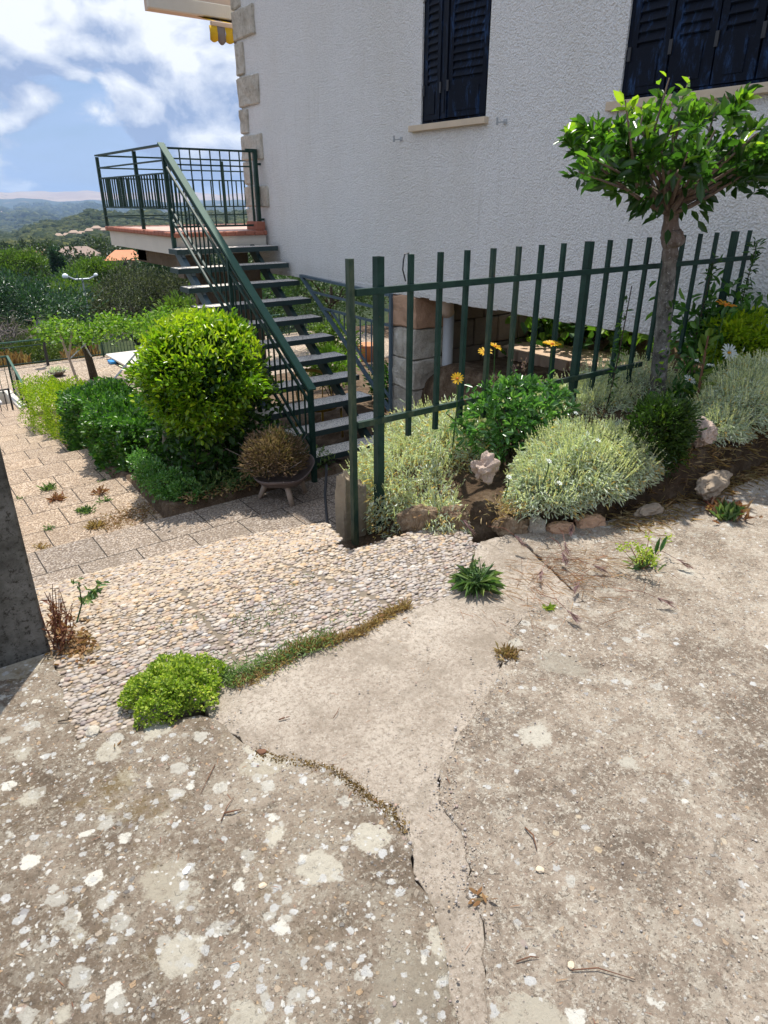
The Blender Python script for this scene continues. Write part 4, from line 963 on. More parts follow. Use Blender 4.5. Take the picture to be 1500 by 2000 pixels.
# garden lamp
t = thing('garden_lamp', (4.35, 24.1, -3.3), 'black lantern on a post in front of the terrace railing', 'lamp post')
part(MB().tube([(4.35, 24.1, -3.3), (4.35, 24.1, -2.35)], .045, 10), 'pole', M['black'], t)
part(MB().lathe((4.35, 24.1, -2.35), [(.07, 0), (.15, .28), (.15, .30)], 6), 'lantern_glass', M['metal_pale'], t)
part(MB().lathe((4.35, 24.1, -2.05), [(.19, 0), (.19, .02), (.09, .13), (.03, .2), (.03, .25)], 6), 'lantern_cap', M['black'], t)
t = thing('street_lamp', (9.45, 38.9, -8.2), 'double armed street lamp with white globes rising between the trees', 'street lamp')
part(MB().tube([(9.45, 38.9, -8.2), (9.45, 38.9, -2.1)], .05, 8), 'pole', M['metal_pale'], t)
part(MB().tube([(8.75, 38.9, -1.98), (9.1, 38.9, -2.15), (9.45, 38.9, -2.15), (9.8, 38.9, -2.15), (10.1, 38.9, -2.02)], .045, 8), 'arm', M['metal_pale'], t)
part(MB().lathe((8.65, 38.9, -2.14), [(.04, .06), (.13, .10), (.16, .18), (.13, .26), (.04, .32)], 14), 'globe', M['lampwhite'], t, True)
part(MB().lathe((10.15, 38.9, -2.14), [(.03, .08), (.09, .11), (.11, .16), (.09, .21), (.03, .25)], 14), 'globe', M['lampwhite'], t, True)
# vine pergola
t = thing('vine', (5.0, 21.4, -3.3), 'old grapevine with a gnarled dark trunk and light green leaves over the pergola', 'vine')
vt = MB()
vt.tube([(5.05, 21.4, -3.35), (5.0, 21.35, -2.9), (4.95, 21.3, -2.5), (4.88, 21.25, -2.15), (4.95, 21.2, -1.98), (5.2, 21.1, -1.9), (5.7, 21, -1.85)], [.13, .11, .10, .12, .11, .08, .05], 9)
vt.tube([(4.88, 21.25, -2.15), (4.6, 21.2, -1.95), (4.1, 21.2, -1.8)], [.08, .06, .03], 7)
part(vt, 'trunk', M['bark_dark'], t, True)
n = 3200; u = rng.random(n); P = np.c_[3.75+u*4.6+rng.normal(size=n)*.12, 20.9+rng.normal(size=n)*.45, -1.80+rng.normal(size=n)*.16+.08*np.sin(u*19)]
D = rng.normal(size=(n, 3))+np.array([0, -.2, .15]); leaves('foliage', P, D, rng.uniform(.06, .13, n), rng.uniform(.06, .12, n), M['vine'], t, s1=.35, s2=.6)
vs = MB()
for i in range(16): x = 3.5+i*.3; vs.tube([(x+.3, 20.9, -1.8), (x+.3+random.uniform(-.1, .1), 20.9, -1.55), (x+.3+random.uniform(-.15, .15), 20.9, -1.4)], [.012, .008, .004], 4)
part(vs, 'shoots', M['vine'], t)
t = thing('pergola', (4.2, 20.6, -3.3), 'light pergola of thin poles and galvanised struts carrying the vine', 'pergola')
part(MB().tube([(4.42, 20.6, -3.35), (4.28, 20.6, -2.45), (4.12, 20.6, -1.6)], [.04, .036, .03], 7), 'pole', M['wood_pole'], t)
part(MB().tube([(4.28, 20.6, -2.42), (4.5, 20.6, -1.75)], [.035, .03], 7), 'pole', M['wood_pole'], t)
part(MB().tube([(4.29, 20.62, -2.5), (4.85, 20.8, -2.15)], .018, 6), 'strut', M['metal_pale'], t)
part(MB().tube([(4.65, 20.5, -1.9), (4.95, 20.9, -2.55)], .02, 6), 'strut', M['metal_pale'], t)
part(MB().tube([(5.2, 20.4, -3.3), (6.1, 20.4, -2.5), (6.6, 20.4, -2.05)], .028, 6), 'strut', M['metal_pale'], t)
part(MB().bar((4.9, 20.9, -1.98), (9, 20.9, -2.02), .04, .05), 'rail', M['metal_pale'], t)
part(MB().tube([(6.6, 20.4, -2.05), (7.0, 20.4, -2.3)], .025, 6), 'strut', M['metal_pale'], t)
sl_ = thing('pool_slab', (7.3, 23.0, -3.3), 'raised white rimmed slab on the terrace right of the vine', 'slab')
part(MB().box(6.25, 9.2, 20.9, 23.9, -3.3, -3.20, bev=.02), 'base', M['fascia'], sl_); part(MB().box(6.15, 9.3, 20.8, 24.0, -3.197, -3.13, bev=.015), 'rim', M['fascia'], sl_)
tag(MB().box(6.0, 6.2, 23.0, 23.35, -3.295, -3.2, bev=.02).build('blue_box', M['blue_pl']), 'small blue plastic piece lying at the corner of the white slab', 'box')
bp = thing('flower_bowl', (4.25, 22.6, -3.3), 'dark low bowl with grey sprigs on the terrace behind the yellow-green hedge', 'flower pot')
part(MB().lathe((4.25, 22.4, -3.3), [(.12, 0), (.22, .1), (.26, .16), (.22, .15)], 14), 'bowl', M['bowl'], bp, True)
n = 160; leaves('sprigs', np.array([4.25, 22.4, -3.15])+rng.normal(size=(n, 3))*[.12, .12, .04], rng.normal(size=(n, 3))+[0, 0, 1], .12, .02, M['silver'], bp)
# reddish weeds behind the terrace railing
n = 3800; x = rng.uniform(-1, 6.2, n); x = x[np.sin(x*2.3+.5) > -.35]; n = len(x); P = np.c_[x, 24.9+rng.random(n)*.9, -3.75+rng.random(n)*.45]
o = leaves('tall_weeds', P, rng.normal(size=(n, 3))*.25+[0, 0, 1], rng.uniform(.2, .45, n)*(.7+.4*np.sin(x*2.3)), .05, M['straw'])
tag(o, 'rusty orange tall weeds growing behind the terrace railing', 'weeds', None, 'stuff')
n = 9000; x = rng.uniform(-6, 24, n); P = np.c_[x, 25.2+rng.random(n)**.7*14, 0*x]; P[:, 2] = np.interp(P[:, 1], [24.6, 26.5, 33, 40], [-3.5, -4.6, -6.9, -8.2])+rng.random(n)*.7
tag(leaves('undergrowth', P, rng.normal(size=(n, 3))+[0, 0, .8], rng.uniform(.15, .4, n), .2, M['tree_g']), 'green undergrowth on the slope below the terrace railing', 'undergrowth', None, 'stuff')

# rattan chair under the stairs
ch = thing('rattan_chair', (4.5, 7.5, -1.33), 'yellow rattan chair standing in the shade under the stairs', 'chair')
cx, cy = 4.50, 7.55
mb = MB()
for a, b in ((-.22, -.22), (.22, -.22), (-.2, .22), (.2, .22)):
    part(MB().tube([(cx+a*1.05, cy+b*1.05, -1.33), (cx+a, cy+b, -.93)], .017, 6), 'leg', M['rattan'], ch, True)
part(MB().lathe((cx, cy, -.93), [(.26, 0), (.27, .02), (.26, .045), (.05, .05)], 18), 'seat', M['rattan'], ch, True)
mb = MB(); arc = [(cx+.30*math.cos(R(a)), cy+.28*math.sin(R(a)), -.93+.30+.14*max(0, math.sin(R(a)))) for a in range(-30, 211, 15)]
mb.tube(arc, .018, 6)
for q in arc[1::2]: mb.tube([(cx+(q[0]-cx)*.85, cy+(q[1]-cy)*.85, -.9), q], .007, 4)
mb.tube([(x_, y_, z_-.02) for x_, y_, z_ in [(a[0], a[1], a[2]) for a in arc]], .01, 5)
part(mb, 'backrest', M['rattan'], ch, True)
tag(MB().lathe((11.7, 16.6, -2.80), [(.22, 0), (.33, .47), (.36, .49), (.33, .50)], 18).build('flower_pot', M['terracotta'], None, True), 'terracotta pot standing in the sun beyond the triangular railing', 'flower pot')

# ================================================================ PLANTS NEAR THE HOUSE
def stalks(name, pts, tops, r0, r1, m, parent, n=3):
    mb = MB()
    for a, b in zip(pts, tops):
        a = Vector(a); b = Vector(b); k = a.lerp(b, .5)+Vector((random.gauss(0, .06), random.gauss(0, .06), 0))*(b-a).length
        mb.tube([a, k, b], [r0, (r0+r1)/2, r1], n, cap=False)
    return mb.build(name, m, parent)
# --- bay tree
CUR = TREE
bt_ = thing('bay_tree', (3.5, 2.12, .3), 'small bay tree with knotty grey trunk and umbrella crown in front of the white wall', 'tree')
tk = [(3.56, 2.14, .24), (3.52, 2.14, .50), (3.50, 2.14, .70), (3.46, 2.13, .90), (3.43, 2.13, 1.10), (3.40, 2.12, 1.25), (3.385, 2.12, 1.33), (3.37, 2.12, 1.385), (3.355, 2.12, 1.43), (3.34, 2.12, 1.53), (3.32, 2.12, 1.62), (3.30, 2.12, 1.70)]
tr_ = [.056, .047, .044, .042, .040, .036, .041, .050, .039, .034, .033, .028]
mb = MB(); pts = []; rad = []
for i in range(len(tk)-1):
    for k in range(4):
        f = k/4; pts.append(Vector(tk[i]).lerp(Vector(tk[i+1]), f)); rad.append(tr_[i]+(tr_[i+1]-tr_[i])*f+random.gauss(0, .0014))
mb.tube(pts, rad, 16)
mt, g = mat('bay_trunk_bark')
c = g.ramp(g.noise(g.vm('MULTIPLY', g.P, (1, 1, .6)), 26, 7, .7), [(.3, (.05, .045, .04)), (.5, (.19, .175, .155)), (.7, (.36, .34, .31))])
c = g.mix(g.step(g.noise(g.P, 60, 4, .6), .62, .68), c, (.48, .47, .43))
zz = nt_sep(g, g.P)[2]; c = g.mix(g.m('MULTIPLY', g.step(zz, 1.1, 1.45), .6), c, (.20, .12, .085))
fin(g, c, .85, g.bump(g.m('ADD', g.noise(g.P, 30, 6, .7), g.noise(g.P, 9, 3)), 1, .012), .2); M['baybark'] = mt
tko = mb.build('trunk', mt, bt_, True)
for zc, s_ in ((1.375, .05), (.80, .030), (.66, .026), (1.05, .018)):
    rockmesh('burl', (3.36+(1.4-zc)*.13, 2.085, zc), (s_, s_*.8, s_*.95), mt, tko, zc, .3)
mb = MB(); tips = []
cC = Vector((3.26, 2.15, 1.66))
CX, CY = 3.36, 2.13
for i in range(46):
    a = i*2.39996+random.uniform(-.2, .2); q = random.uniform(.3, 1.0)
    rx = .60 if math.cos(a) < 0 else .66
    e = Vector((CX+math.cos(a)*rx*q, CY+math.sin(a)*.52*q, 1.56+.17*q+random.uniform(.02, .26)*(1-.45*q)))
    s0 = Vector((3.32, 2.12, random.uniform(1.48, 1.58))); mid = s0.lerp(e, .5)+Vector((0, 0, -.02))
    mb.tube([s0, s0.lerp(mid, .5)+Vector((0, 0, -.01)), mid, e], [.015, .011, .008, .004], 5); tips.append((mid, e))
# the tall shoots on the left and on top
for e, s0 in (((2.70, 2.0, 1.92), (2.88, 2.05, 1.70)), ((2.98, 2.0, 2.02), (3.05, 2.1, 1.75)), ((3.12, 2.0, 2.0), (3.15, 2.1, 1.75)), ((3.28, 2.1, 2.06), (3.25, 2.1, 1.8)), ((2.9, 2.05, 1.88), (2.95, 2.1, 1.7)), ((3.55, 2.1, 1.98), (3.5, 2.1, 1.75)), ((2.60, 2.08, 1.72), (2.95, 2.1, 1.64)), ((2.58, 2.1, 1.66), (2.9, 2.1, 1.6)), ((3.9, 2.1, 1.9), (3.6, 2.1, 1.75)), ((4.0, 2.15, 1.8), (3.7, 2.15, 1.7)), ((4.05, 2.0, 1.66), (3.7, 2.1, 1.62))):
    mb.tube([s0, Vector(s0).lerp(Vector(e), .5), e], [.007, .005, .003], 5); tips.append((Vector(s0), Vector(e)))
part(mb, 'branches', mt, bt_, True)
P, D, Tn, Ls = [], [], [], []
for mid, e in tips:
    top_ = e.z > 1.78
    for k in range(15 if not top_ else 11):
        f = random.uniform(.15, 1.0)**.7; p = mid.lerp(e, f)+Vector((random.gauss(0, .02), random.gauss(0, .02), random.gauss(0, .015)))
        ax = (e-mid).normalized(); d = ax*random.uniform(.2, 1.0)+Vector((random.gauss(0, .8), random.gauss(0, .8), random.gauss(.15, .55)))
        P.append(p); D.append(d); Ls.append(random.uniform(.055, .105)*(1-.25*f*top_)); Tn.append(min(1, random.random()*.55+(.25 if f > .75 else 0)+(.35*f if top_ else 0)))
for i in range(125):       # leafy twig ends filling the bowl of the crown
    a = random.random()*2*PI; q = random.random()**.55; rx = .58 if math.cos(a) < 0 else .72
    lo = 1.47+.19*q; hi = 1.90-.05*q+(.05 if math.cos(a) > .2 else 0)+.05*math.sin(a*5); f = random.random(); z = lo+(hi-lo)*f
    c0 = Vector((CX+math.cos(a)*rx*q, CY+math.sin(a)*.52*q, z)); ax = Vector((math.cos(a)*(.3+q), math.sin(a)*(.3+q), random.uniform(.0, 1.1)+.5*f)).normalized(); ct = random.random()*.35
    for k in range(random.randint(12, 20)):
        u = random.random(); p = c0+ax*(u-.6)*.11; d = ax*(.35+u*.8)+Vector((random.gauss(0, .62), random.gauss(0, .62), random.gauss(.0, .5)))
        P.append(p); D.append(d); Ls.append(random.uniform(.045, .10)*(1.1-.35*u)); Tn.append(min(1, ct+random.random()*.35+(.45*u*f*(random.random() < .7))))  # young tips lighter; crown top also yellowed as a painted sun highlight
for i in range(60):        # drooping leaves round the top of the trunk
    a = random.random()*2*PI; P.append((3.32+math.cos(a)*.14, 2.12+math.sin(a)*.14, 1.56+random.gauss(0, .04))); D.append((math.cos(a), math.sin(a), -1.0+random.gauss(0, .4))); Ls.append(random.uniform(.06, .095)); Tn.append(random.random()*.4)
P = np.array([tuple(p) for p in P]); D = np.array([tuple(d) for d in D]); Ls = np.array(Ls)
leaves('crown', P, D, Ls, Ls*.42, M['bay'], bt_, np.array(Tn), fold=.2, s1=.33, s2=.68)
sk = [((3.47, 2.10, .95), (3.36, 2.05, 1.08)), ((3.47, 2.10, .95), (3.30, 2.05, 1.12))]
n = 22; P = np.array([[3.40+random.gauss(0, .02), 2.06, .62+i*.022] for i in range(n)]); leaves('trunk_sprouts', P, rng.normal(size=(n, 3))*.5+[-1, -.3, .3], .05, .018, M['bay'], bt_)

CUR = None
# --- big round lime shrub on a thin trunk
rs_ = thing('round_shrub', (2.44, 7.57, -1.45), 'large round lime-green clipped shrub on a thin pale trunk beside the stairs', 'shrub')
P, D, k = crown_pts((2.76, 7.0, -.20), (.70, .68, .62), 17000, 260, .75, -.9, .10)
P += (np.array([.07, .06, .085])*np.sin(P[:, [1, 2, 0]]*6.3+1)+np.array([.045, .045, .05])*np.sin(P[:, [2, 0, 1]]*14))
D = unit(D+np.array([0, 0, .35])+rng.normal(size=D.shape)*.4)
nz = (P[:, 2]+.32)/.74; tint = np.clip(rng.random(len(P))*.75+.2*(rng.random(len(P)) < .25), 0, 1)
Ls = rng.uniform(.045, .08, len(P)); leaves('crown', P, D, Ls, Ls*.5, M['lime'], rs_, tint)
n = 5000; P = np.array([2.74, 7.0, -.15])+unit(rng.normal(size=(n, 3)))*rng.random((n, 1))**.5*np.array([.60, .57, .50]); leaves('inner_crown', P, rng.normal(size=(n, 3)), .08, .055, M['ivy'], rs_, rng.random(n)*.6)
# young upright shoots
n = 1100; a = rng.random(n)*2*PI; q = rng.random(n)**.5; P = np.c_[2.76+np.cos(a)*q*.64, 7.0+np.sin(a)*q*.66, -.20+.61*np.sqrt(np.maximum(0, 1-q*q*.92))+rng.random(n)*.10]
leaves('young_shoots', P, rng.normal(size=(n, 3))*.6+[0, 0, .8], rng.uniform(.05, .09, n), .026, M['lime'], rs_, .7+.3*rng.random(n))
mb = MB(); mb.tube([(2.44, 7.57, -1.47), (2.46, 7.56, -1.25), (2.42, 7.54, -1.0), (2.40, 7.4, -.8), (2.55, 7.15, -.4)], [.035, .03, .027, .026, .02], 10)
mb.tube([(2.95, 7.2, -1.47), (2.9, 7.15, -1.0), (2.8, 7.05, -.5)], [.02, .018, .015], 8)
for i in range(10):
    a = i*.63; mb.tube([(2.5, 7.2, -.55), (2.62+.2*math.cos(a), 7.05+.2*math.sin(a), -.35), (2.74+.45*math.cos(a), 7.0+.45*math.sin(a), -.15+.3*math.sin(i))], [.015, .01, .006], 5)
part(mb, 'trunk', M['bark_pale'], rs_, True)
# --- hedges
def hedge(name, label, x0, x1, y0, y1, zb, ztf, n, L, m, wr=.45, rough=.05, core=True):
    t = thing(name, ((x0+x1)/2, (y0+y1)/2, zb), label, 'hedge')
    u = rng.random((n, 3)); face = rng.choice(4, n, p=[.40, .36, .14, .10]); x = x0+u[:, 0]*(x1-x0); y = y0+u[:, 1]*(y1-y0)
    zt = np.array([ztf(a) for a in y]); zbv = np.array([prof(a)+.02 for a in y]); z = zbv+u[:, 2]*(zt-zbv)
    bulge = rough*(np.sin(x*9+y*5)*np.cos(z*8+y*3)+.9*np.sin(y*4.3+1)+.5*np.sin(y*11+z*9))
    N = np.zeros((n, 3))
    k = face == 0; z[k] = zt[k]; N[k] = [0, 0, 1]
    k = face == 1; x[k] = x0; N[k] = [-1, 0, 0]
    k = face == 2; y[k] = y0; N[k] = [0, -1, 0]
    k = face == 3; x[k] = x1; N[k] = [1, 0, 0]
    xn = np.abs((x-(x0+x1)/2)/((x1-x0)/2)); z = np.minimum(z, zt-.16*np.clip(xn, 0, 1)**4*(face != 1)-.0); P = np.c_[x, y, z]+N*bulge[:, None]-N*np.abs(rng.normal(size=(n, 1)))*.05+rng.normal(size=(n, 3))*.015
    D = unit(N*.8+np.array([0, 0, .5])+rng.normal(size=(n, 3))*.55); Ls = L*rng.uniform(.6, 1.25, n)
    leaves('foliage', P, D, Ls, Ls*wr, M[m], t)
    mb = MB()
    for i in range(int((y1-y0)/.3)):
        y = y0+.15+i*.3; b = prof(y); tz = ztf(y)
        mb.tube([((x0+x1)/2, y, b), ((x0+x1)/2+random.uniform(-.1, .1), y, tz-.15)], [.025, .012], 5)
        for k in range(5):
            q = random.uniform(b+.1, tz-.12); mb.tube([((x0+x1)/2, y, q-.1), (random.uniform(x0+.06, x1-.06), y+random.uniform(-.12, .12), q+.08)], [.012, .005], 4)
    part(mb, 'stems', M['bark_dark'], t); return t
hedge('hedge', 'dark green leafy hedge between the path steps and the round shrub', 2.06, 2.95, 8.05, 10.9, -1.6, lambda y: -.86-.06*(y-8)+.03*math.sin(y*7), 17000, .06, 'hedge', .6, .085)
hedge('hedge', 'clipped yellow-green hedge furthest down the path', 2.02, 2.75, 11.0, 14.7, -2.2, lambda y: (-1.16 if y < 12.3 else -1.42)-.05*(y-11)+.02*math.sin(y*9), 13000, .04, 'yhedge', .45, .05)
iv = thing('privet_patch', (2.6, 8.9, -.8), 'yellowish leafy tuft at the right end of the dark hedge', 'plant')
crown('foliage', (2.75, 8.3, -.78), (.22, .22, .16), 700, .05, M['yhedge'], iv, 20)
part(MB().tube([(2.75, 8.3, -1.5), (2.75, 8.3, -.8)], [.015, .008], 5), 'stem', M['bark_dark'], iv)
# --- leafy undergrowth in the bed, low fresh plant
t = thing('leafy_plants', (2.9, 7.0, -1.3), 'broad leaved dark green climber under the round shrub', 'plant')
n = 2600; P = np.c_[rng.uniform(2.3, 3.5, n), rng.uniform(6.55, 7.9, n), -1.3+rng.random(n)**1.3*.85]; P[:, 2] -= .35*np.clip((6.9-P[:, 1])*2, 0, 1)*rng.random(n)
k = rng.random(n); leaves('foliage', P, rng.normal(size=(n, 3))+[-.2, -.5, .4], rng.uniform(.05, .12, n), rng.uniform(.04, .08, n), M['ivy'], t, s1=.35, s2=.6)
stalks('stems', [(2.4+i*.09, 7.0, -1.3) for i in range(12)], [(2.4+i*.09+random.gauss(0, .08), 6.85, -.7) for i in range(12)], .008, .004, M['bark_dark'], t)
t = thing('low_plant', (2.1, 6.8, -1.3), 'low fresh green cushion of small leaves at the edge of the path', 'plant')
for c_, r_, n in (((2.14, 7.55, -1.18), (.15, .2, .16), 900), ((2.08, 7.15, -1.17), (.18, .26, .17), 1400), ((2.14, 6.78, -1.2), (.22, .26, .16), 1600), ((2.25, 6.5, -1.22), (.2, .16, .13), 900)):
    crown('foliage', c_, r_, n, .035, M['tree_g'] if 0 else M['pitto'], t, 40, wr=.55)
t = thing('ground_cover', (2.9, 6.4, -1.3), 'mixed low weeds and dry leaves along the front of the flower bed', 'plants')
n = 1500; x = rng.uniform(2.3, 4.0, n); P = np.c_[x, 6.32+rng.random(n)*.5, -1.33+rng.random(n)*.2]
leaves('foliage', P, rng.normal(size=(n, 3))*.7+[0, -.3, 1], rng.uniform(.03, .09, n), .018, M['weed'], t)
n = 500; P = np.c_[rng.uniform(2.15, 3.2, n), 6.3+rng.random(n)*.35, -1.27+rng.random(n)*.03]; leaves('dead_leaves', P, rng.normal(size=(n, 3))*[1, 1, .2], .035, .02, M['dry'], t)
# --- bowl on legs with heather
pb_ = thing('planter_bowl', (3.1, 5.98, -1.33), 'wide dark bowl on short wooden legs in front of the stair foot', 'planter')
bx, by = 3.12, 5.98
mb = MB(); prof_ = [(.05, -.13), (.15, -.125), (.25, -.09), (.305, -.04), (.33, 0), (.315, .004), (.28, -.03), (.1, -.05)]
vs = []; n = 40
for r_, z_ in prof_:
    for k in range(n):
        a = 2*PI*k/n; x_ = bx+r_*1.02*math.cos(a); y_ = by+r_*.9*math.sin(a); vs.append((x_, y_, -1.04+z_+.12*max(0, (x_-bx)/.33)**1.5*(r_/.33)+.006*math.sin(a*5)))
fs = [(i*n+k, i*n+(k+1) % n, (i+1)*n+(k+1) % n, (i+1)*n+k) for i in range(len(prof_)-1) for k in range(n)]+[tuple(range(n-1, -1, -1)), tuple((len(prof_)-1)*n+k for k in range(n))]
part(MB().add(vs, fs), 'bowl', M['bowl'], pb_, True)
for a, b in (((2.97, 6.08, -1.12), (2.90, 6.14, -1.33)), ((3.06, 5.82, -1.12), (3.07, 5.75, -1.33)), ((3.3, 5.98, -1.1), (3.36, 5.98, -1.33))): part(MB().tube([a, b], [.035, .026], 8), 'leg', M['wood_pole'], pb_, True)
hp = thing('heather', (3.05, 6.0, -1.05), 'faded pinkish-brown heather dome growing in the dark bowl', 'plant')
n = 5200; c_ = np.array([3.04, 6.03, -.98]); d = unit(rng.normal(size=(n, 3))+[0, 0, .55]); d[:, 2] = np.abs(d[:, 2])
rad = rng.random((n, 1))**.45; lump = 1+.12*np.sin(d[:, :1]*7+1)*np.cos(d[:, 1:2]*6)
P = c_+d*rad*lump*np.array([.36, .33, .40]); leaves('sprigs', P, d+rng.normal(size=(n, 3))*.3+[0, 0, .2], rng.uniform(.025, .06, n), .011, M['heather'], hp, np.clip(rng.random(n)*.8+.15*(d[:, 0] < 0), 0, 1))
n = 1500; P = c_+np.array([.1, .1, .08])+unit(rng.normal(size=(n, 3)))*rng.random((n, 1))**.4*np.array([.32, .3, .36]); P[:, 2] = np.maximum(P[:, 2], -1.02); leaves('green_sprigs', P, rng.normal(size=(n, 3))+[0, 0, .8], .04, .01, M['box'], hp)
stalks('stems', [(3.04, 6.0, -1.05)]*40, [tuple(c_+np.array([random.gauss(0, .18), random.gauss(0, .18), random.uniform(.1, .3)])) for _ in range(40)], .006, .003, M['twig'], hp)

# --- silver cushions (snow-in-summer): woolly leaves below, thin bud stalks above
def silver(label, blobs_, nl, ns, gold=.15, hs=(.05, .115), shade=0):
    cx_, cy_ = blobs_[0][0]; t = thing('silver_cushion_plant', (cx_, cy_, blobs_[0][4]), label, 'plant', 'silver cushion plants in the garden bed')
    w = np.array([b[1]*b[2] for b in blobs_]); w = w/w.sum()
    Ps, Ds, Ts, Sb, St = [], [], [], [], []
    for (bc, rx, ry, h, zb), ww in zip(blobs_, w):
        n = int(nl*ww); a = rng.random(n)*2*PI; q = np.sqrt(rng.random(n)); x = bc[0]+np.cos(a)*q*rx; y = bc[1]+np.sin(a)*q*ry
        dome = h*np.sqrt(np.maximum(0.0, 1-q**2.4)); bump_ = .78+.22*np.sin(x*17+y*11)*np.cos(y*19-x*5)+.13*np.sin(x*41)*np.cos(y*37)
        z = zb+dome*bump_*rng.random(n)**.35
        Ps.append(np.c_[x, y, z]); Ds.append(np.c_[np.cos(a)*q*1.2, np.sin(a)*q*1.2, .8-.9*q]+rng.normal(size=(n, 3))*.6)
        gd = (rng.random(n) < gold*(1.2-rng.random(n)*(z-zb)/h)); Ts.append(np.where(gd, 1.0, rng.random(n)*.85))
        m_ = int(ns*ww)
        for _ in range(m_):
            a = random.random()*2*PI; q = math.sqrt(random.random())*.96; x = bc[0]+math.cos(a)*q*rx; y = bc[1]+math.sin(a)*q*ry; z = zb+h*math.sqrt(max(0, 1-q**2.4))*.8
            ln = random.uniform(*hs)*(1-.35*q); Sb.append((x, y, z)); St.append((x+math.cos(a)*q*ln*.55+random.gauss(0, .012), y+math.sin(a)*q*ln*.55+random.gauss(0, .012), z+ln))
    P = np.concatenate(Ps); n = len(P); P = P+rng.normal(size=P.shape)*[.012, .012, .010]*(rng.random((n, 1)) < .4); Ls = rng.uniform(.018, .046, n); leaves('foliage', P, np.concatenate(Ds), Ls, .0058, M['silver'], t, np.concatenate(Ts), droop=.2)
    Sb = np.array(Sb); St = np.array(St); n = len(Sb); dd = St-Sb; ln = np.linalg.norm(dd, axis=1)
    leaves('stalks', Sb, dd, ln, .0034, M['silver_stem'], t, rng.random(n), droop=0, nrm=rng.normal(size=(n, 3)), s1=.1, s2=.9)
    b2 = np.concatenate([St-unit(dd)*ln[:, None]*f for f in (0, .18, .36)]); d2 = np.concatenate([dd, dd+rng.normal(size=dd.shape)*.05, dd+rng.normal(size=dd.shape)*.05])
    leaves('buds', b2-unit(d2)*.006, d2, rng.uniform(.011, .017, len(b2)), .0065, M['silver_stem'], t, rng.random(len(b2)), droop=0)
    k = rng.choice(n, 2)
    return t
silver('silver-green cushion plant spilling over the edge at the rusty end post', [((1.98, 2.28), .16, .13, .24, .10), ((1.90, 2.12), .13, .11, .17, .15), ((2.06, 2.62), .30, .34, .38, .06), ((2.40, 2.72), .40, .40, .46, .10), ((1.93, 2.46), .15, .18, .30, -.02), ((2.08, 2.45), .22, .14, .27, -.01), ((2.70, 2.72), .28, .25, .34, .12)], 26000, 1100, .22)
CUR = PATIO
silver('broad pale silver cushion plant full of bud stalks in the middle front of the bed', [((2.92, 2.17), .40, .30, .34, .13), ((2.68, 2.14), .26, .20, .24, .09), ((3.12, 2.10), .30, .24, .27, .16)], 24000, 1300, .10)
CUR = None
silver('shaded silver plant behind the bay tree trunk, left of the daisies', [((3.42, 2.55), .38, .30, .26, .30), ((3.10, 2.62), .32, .28, .30, .26), ((3.9, 2.6), .5, .35, .28, .33)], 13000, 900, .05, (.05, .12))
CUR = PATIO
silver('silver-grey cushion plant at the right edge of the bed', [((4.28, 2.02), .34, .26, .30, .26), ((4.6, 2.1), .4, .3, .36, .28), ((3.98, 1.95), .18, .14, .16, .24)], 15000, 900, .08)
CUR = None
silver('small silver tuft under the bay tree beside the dark boxwood', [((3.02, 2.42), .13, .12, .16, .24)], 1600, 60, .02, (.03, .06))
silver('silver stalks between the fence bars behind the glossy shrub', [((3.3, 2.95), .5, .3, .3, .12), ((2.9, 3.0), .35, .3, .3, .05)], 7000, 700, .1, (.08, .16))
# --- glossy green shrub with yellow gazanias
t = thing('glossy_shrub', (2.78, 2.55, .12), 'glossy bright green shrub in front of the fence, between two silver cushions', 'shrub')
cg = np.array([2.61, 2.36, .49])
P, D, k = [], [], []
nr_ = 150
for i in range(nr_):                      # rosettes of leaves
    d = Vector((random.gauss(0, 1), random.gauss(0, 1), random.gauss(.35, .8))).normalized(); c_ = Vector(cg)+Vector((d.x*.33, d.y*.24, d.z*.215))*random.uniform(.75, 1.05)
    for j in range(random.randint(9, 14)):
        v = (d*.7+Vector((random.gauss(0, .7), random.gauss(0, .7), random.gauss(.1, .5)))); P.append(tuple(c_+v.normalized()*.008)); D.append(tuple(v)); k.append(i)
Ls = rng.uniform(.032, .058, len(P)); tb = rng.random(nr_); leaves('foliage', np.array(P), np.array(D), Ls, Ls*.36, M['pitto'], t, np.clip(tb[np.array(k)]*.5+rng.random(len(P))*.5, 0, 1), s1=.45, s2=.8)
n = 700; P = cg+rng.normal(size=(n, 3))*[.15, .11, .09]; leaves('inner_foliage', P, rng.normal(size=(n, 3)), .045, .018, M['pitto'], t, rng.random(n)*.5)
stalks('stems', [(2.72, 2.45, .1)]*24, [(cg[0]+random.gauss(0, .14), cg[1]+random.gauss(0, .1), cg[2]+random.uniform(0, .12)) for _ in range(24)], .007, .003, M['bark_dark'], t)
for i, (x, y, z) in enumerate(((2.40, 2.33, .745), (2.62, 2.42, .76), (2.70, 2.42, .765))):
    n = 30; P = np.array([x, y, z])+rng.normal(size=(n, 3))*[.008, .008, .02]; leaves('seed_head', P, rng.normal(size=(n, 3))*.5+[0, 0, 1], .016, .006, M['purple'], t)
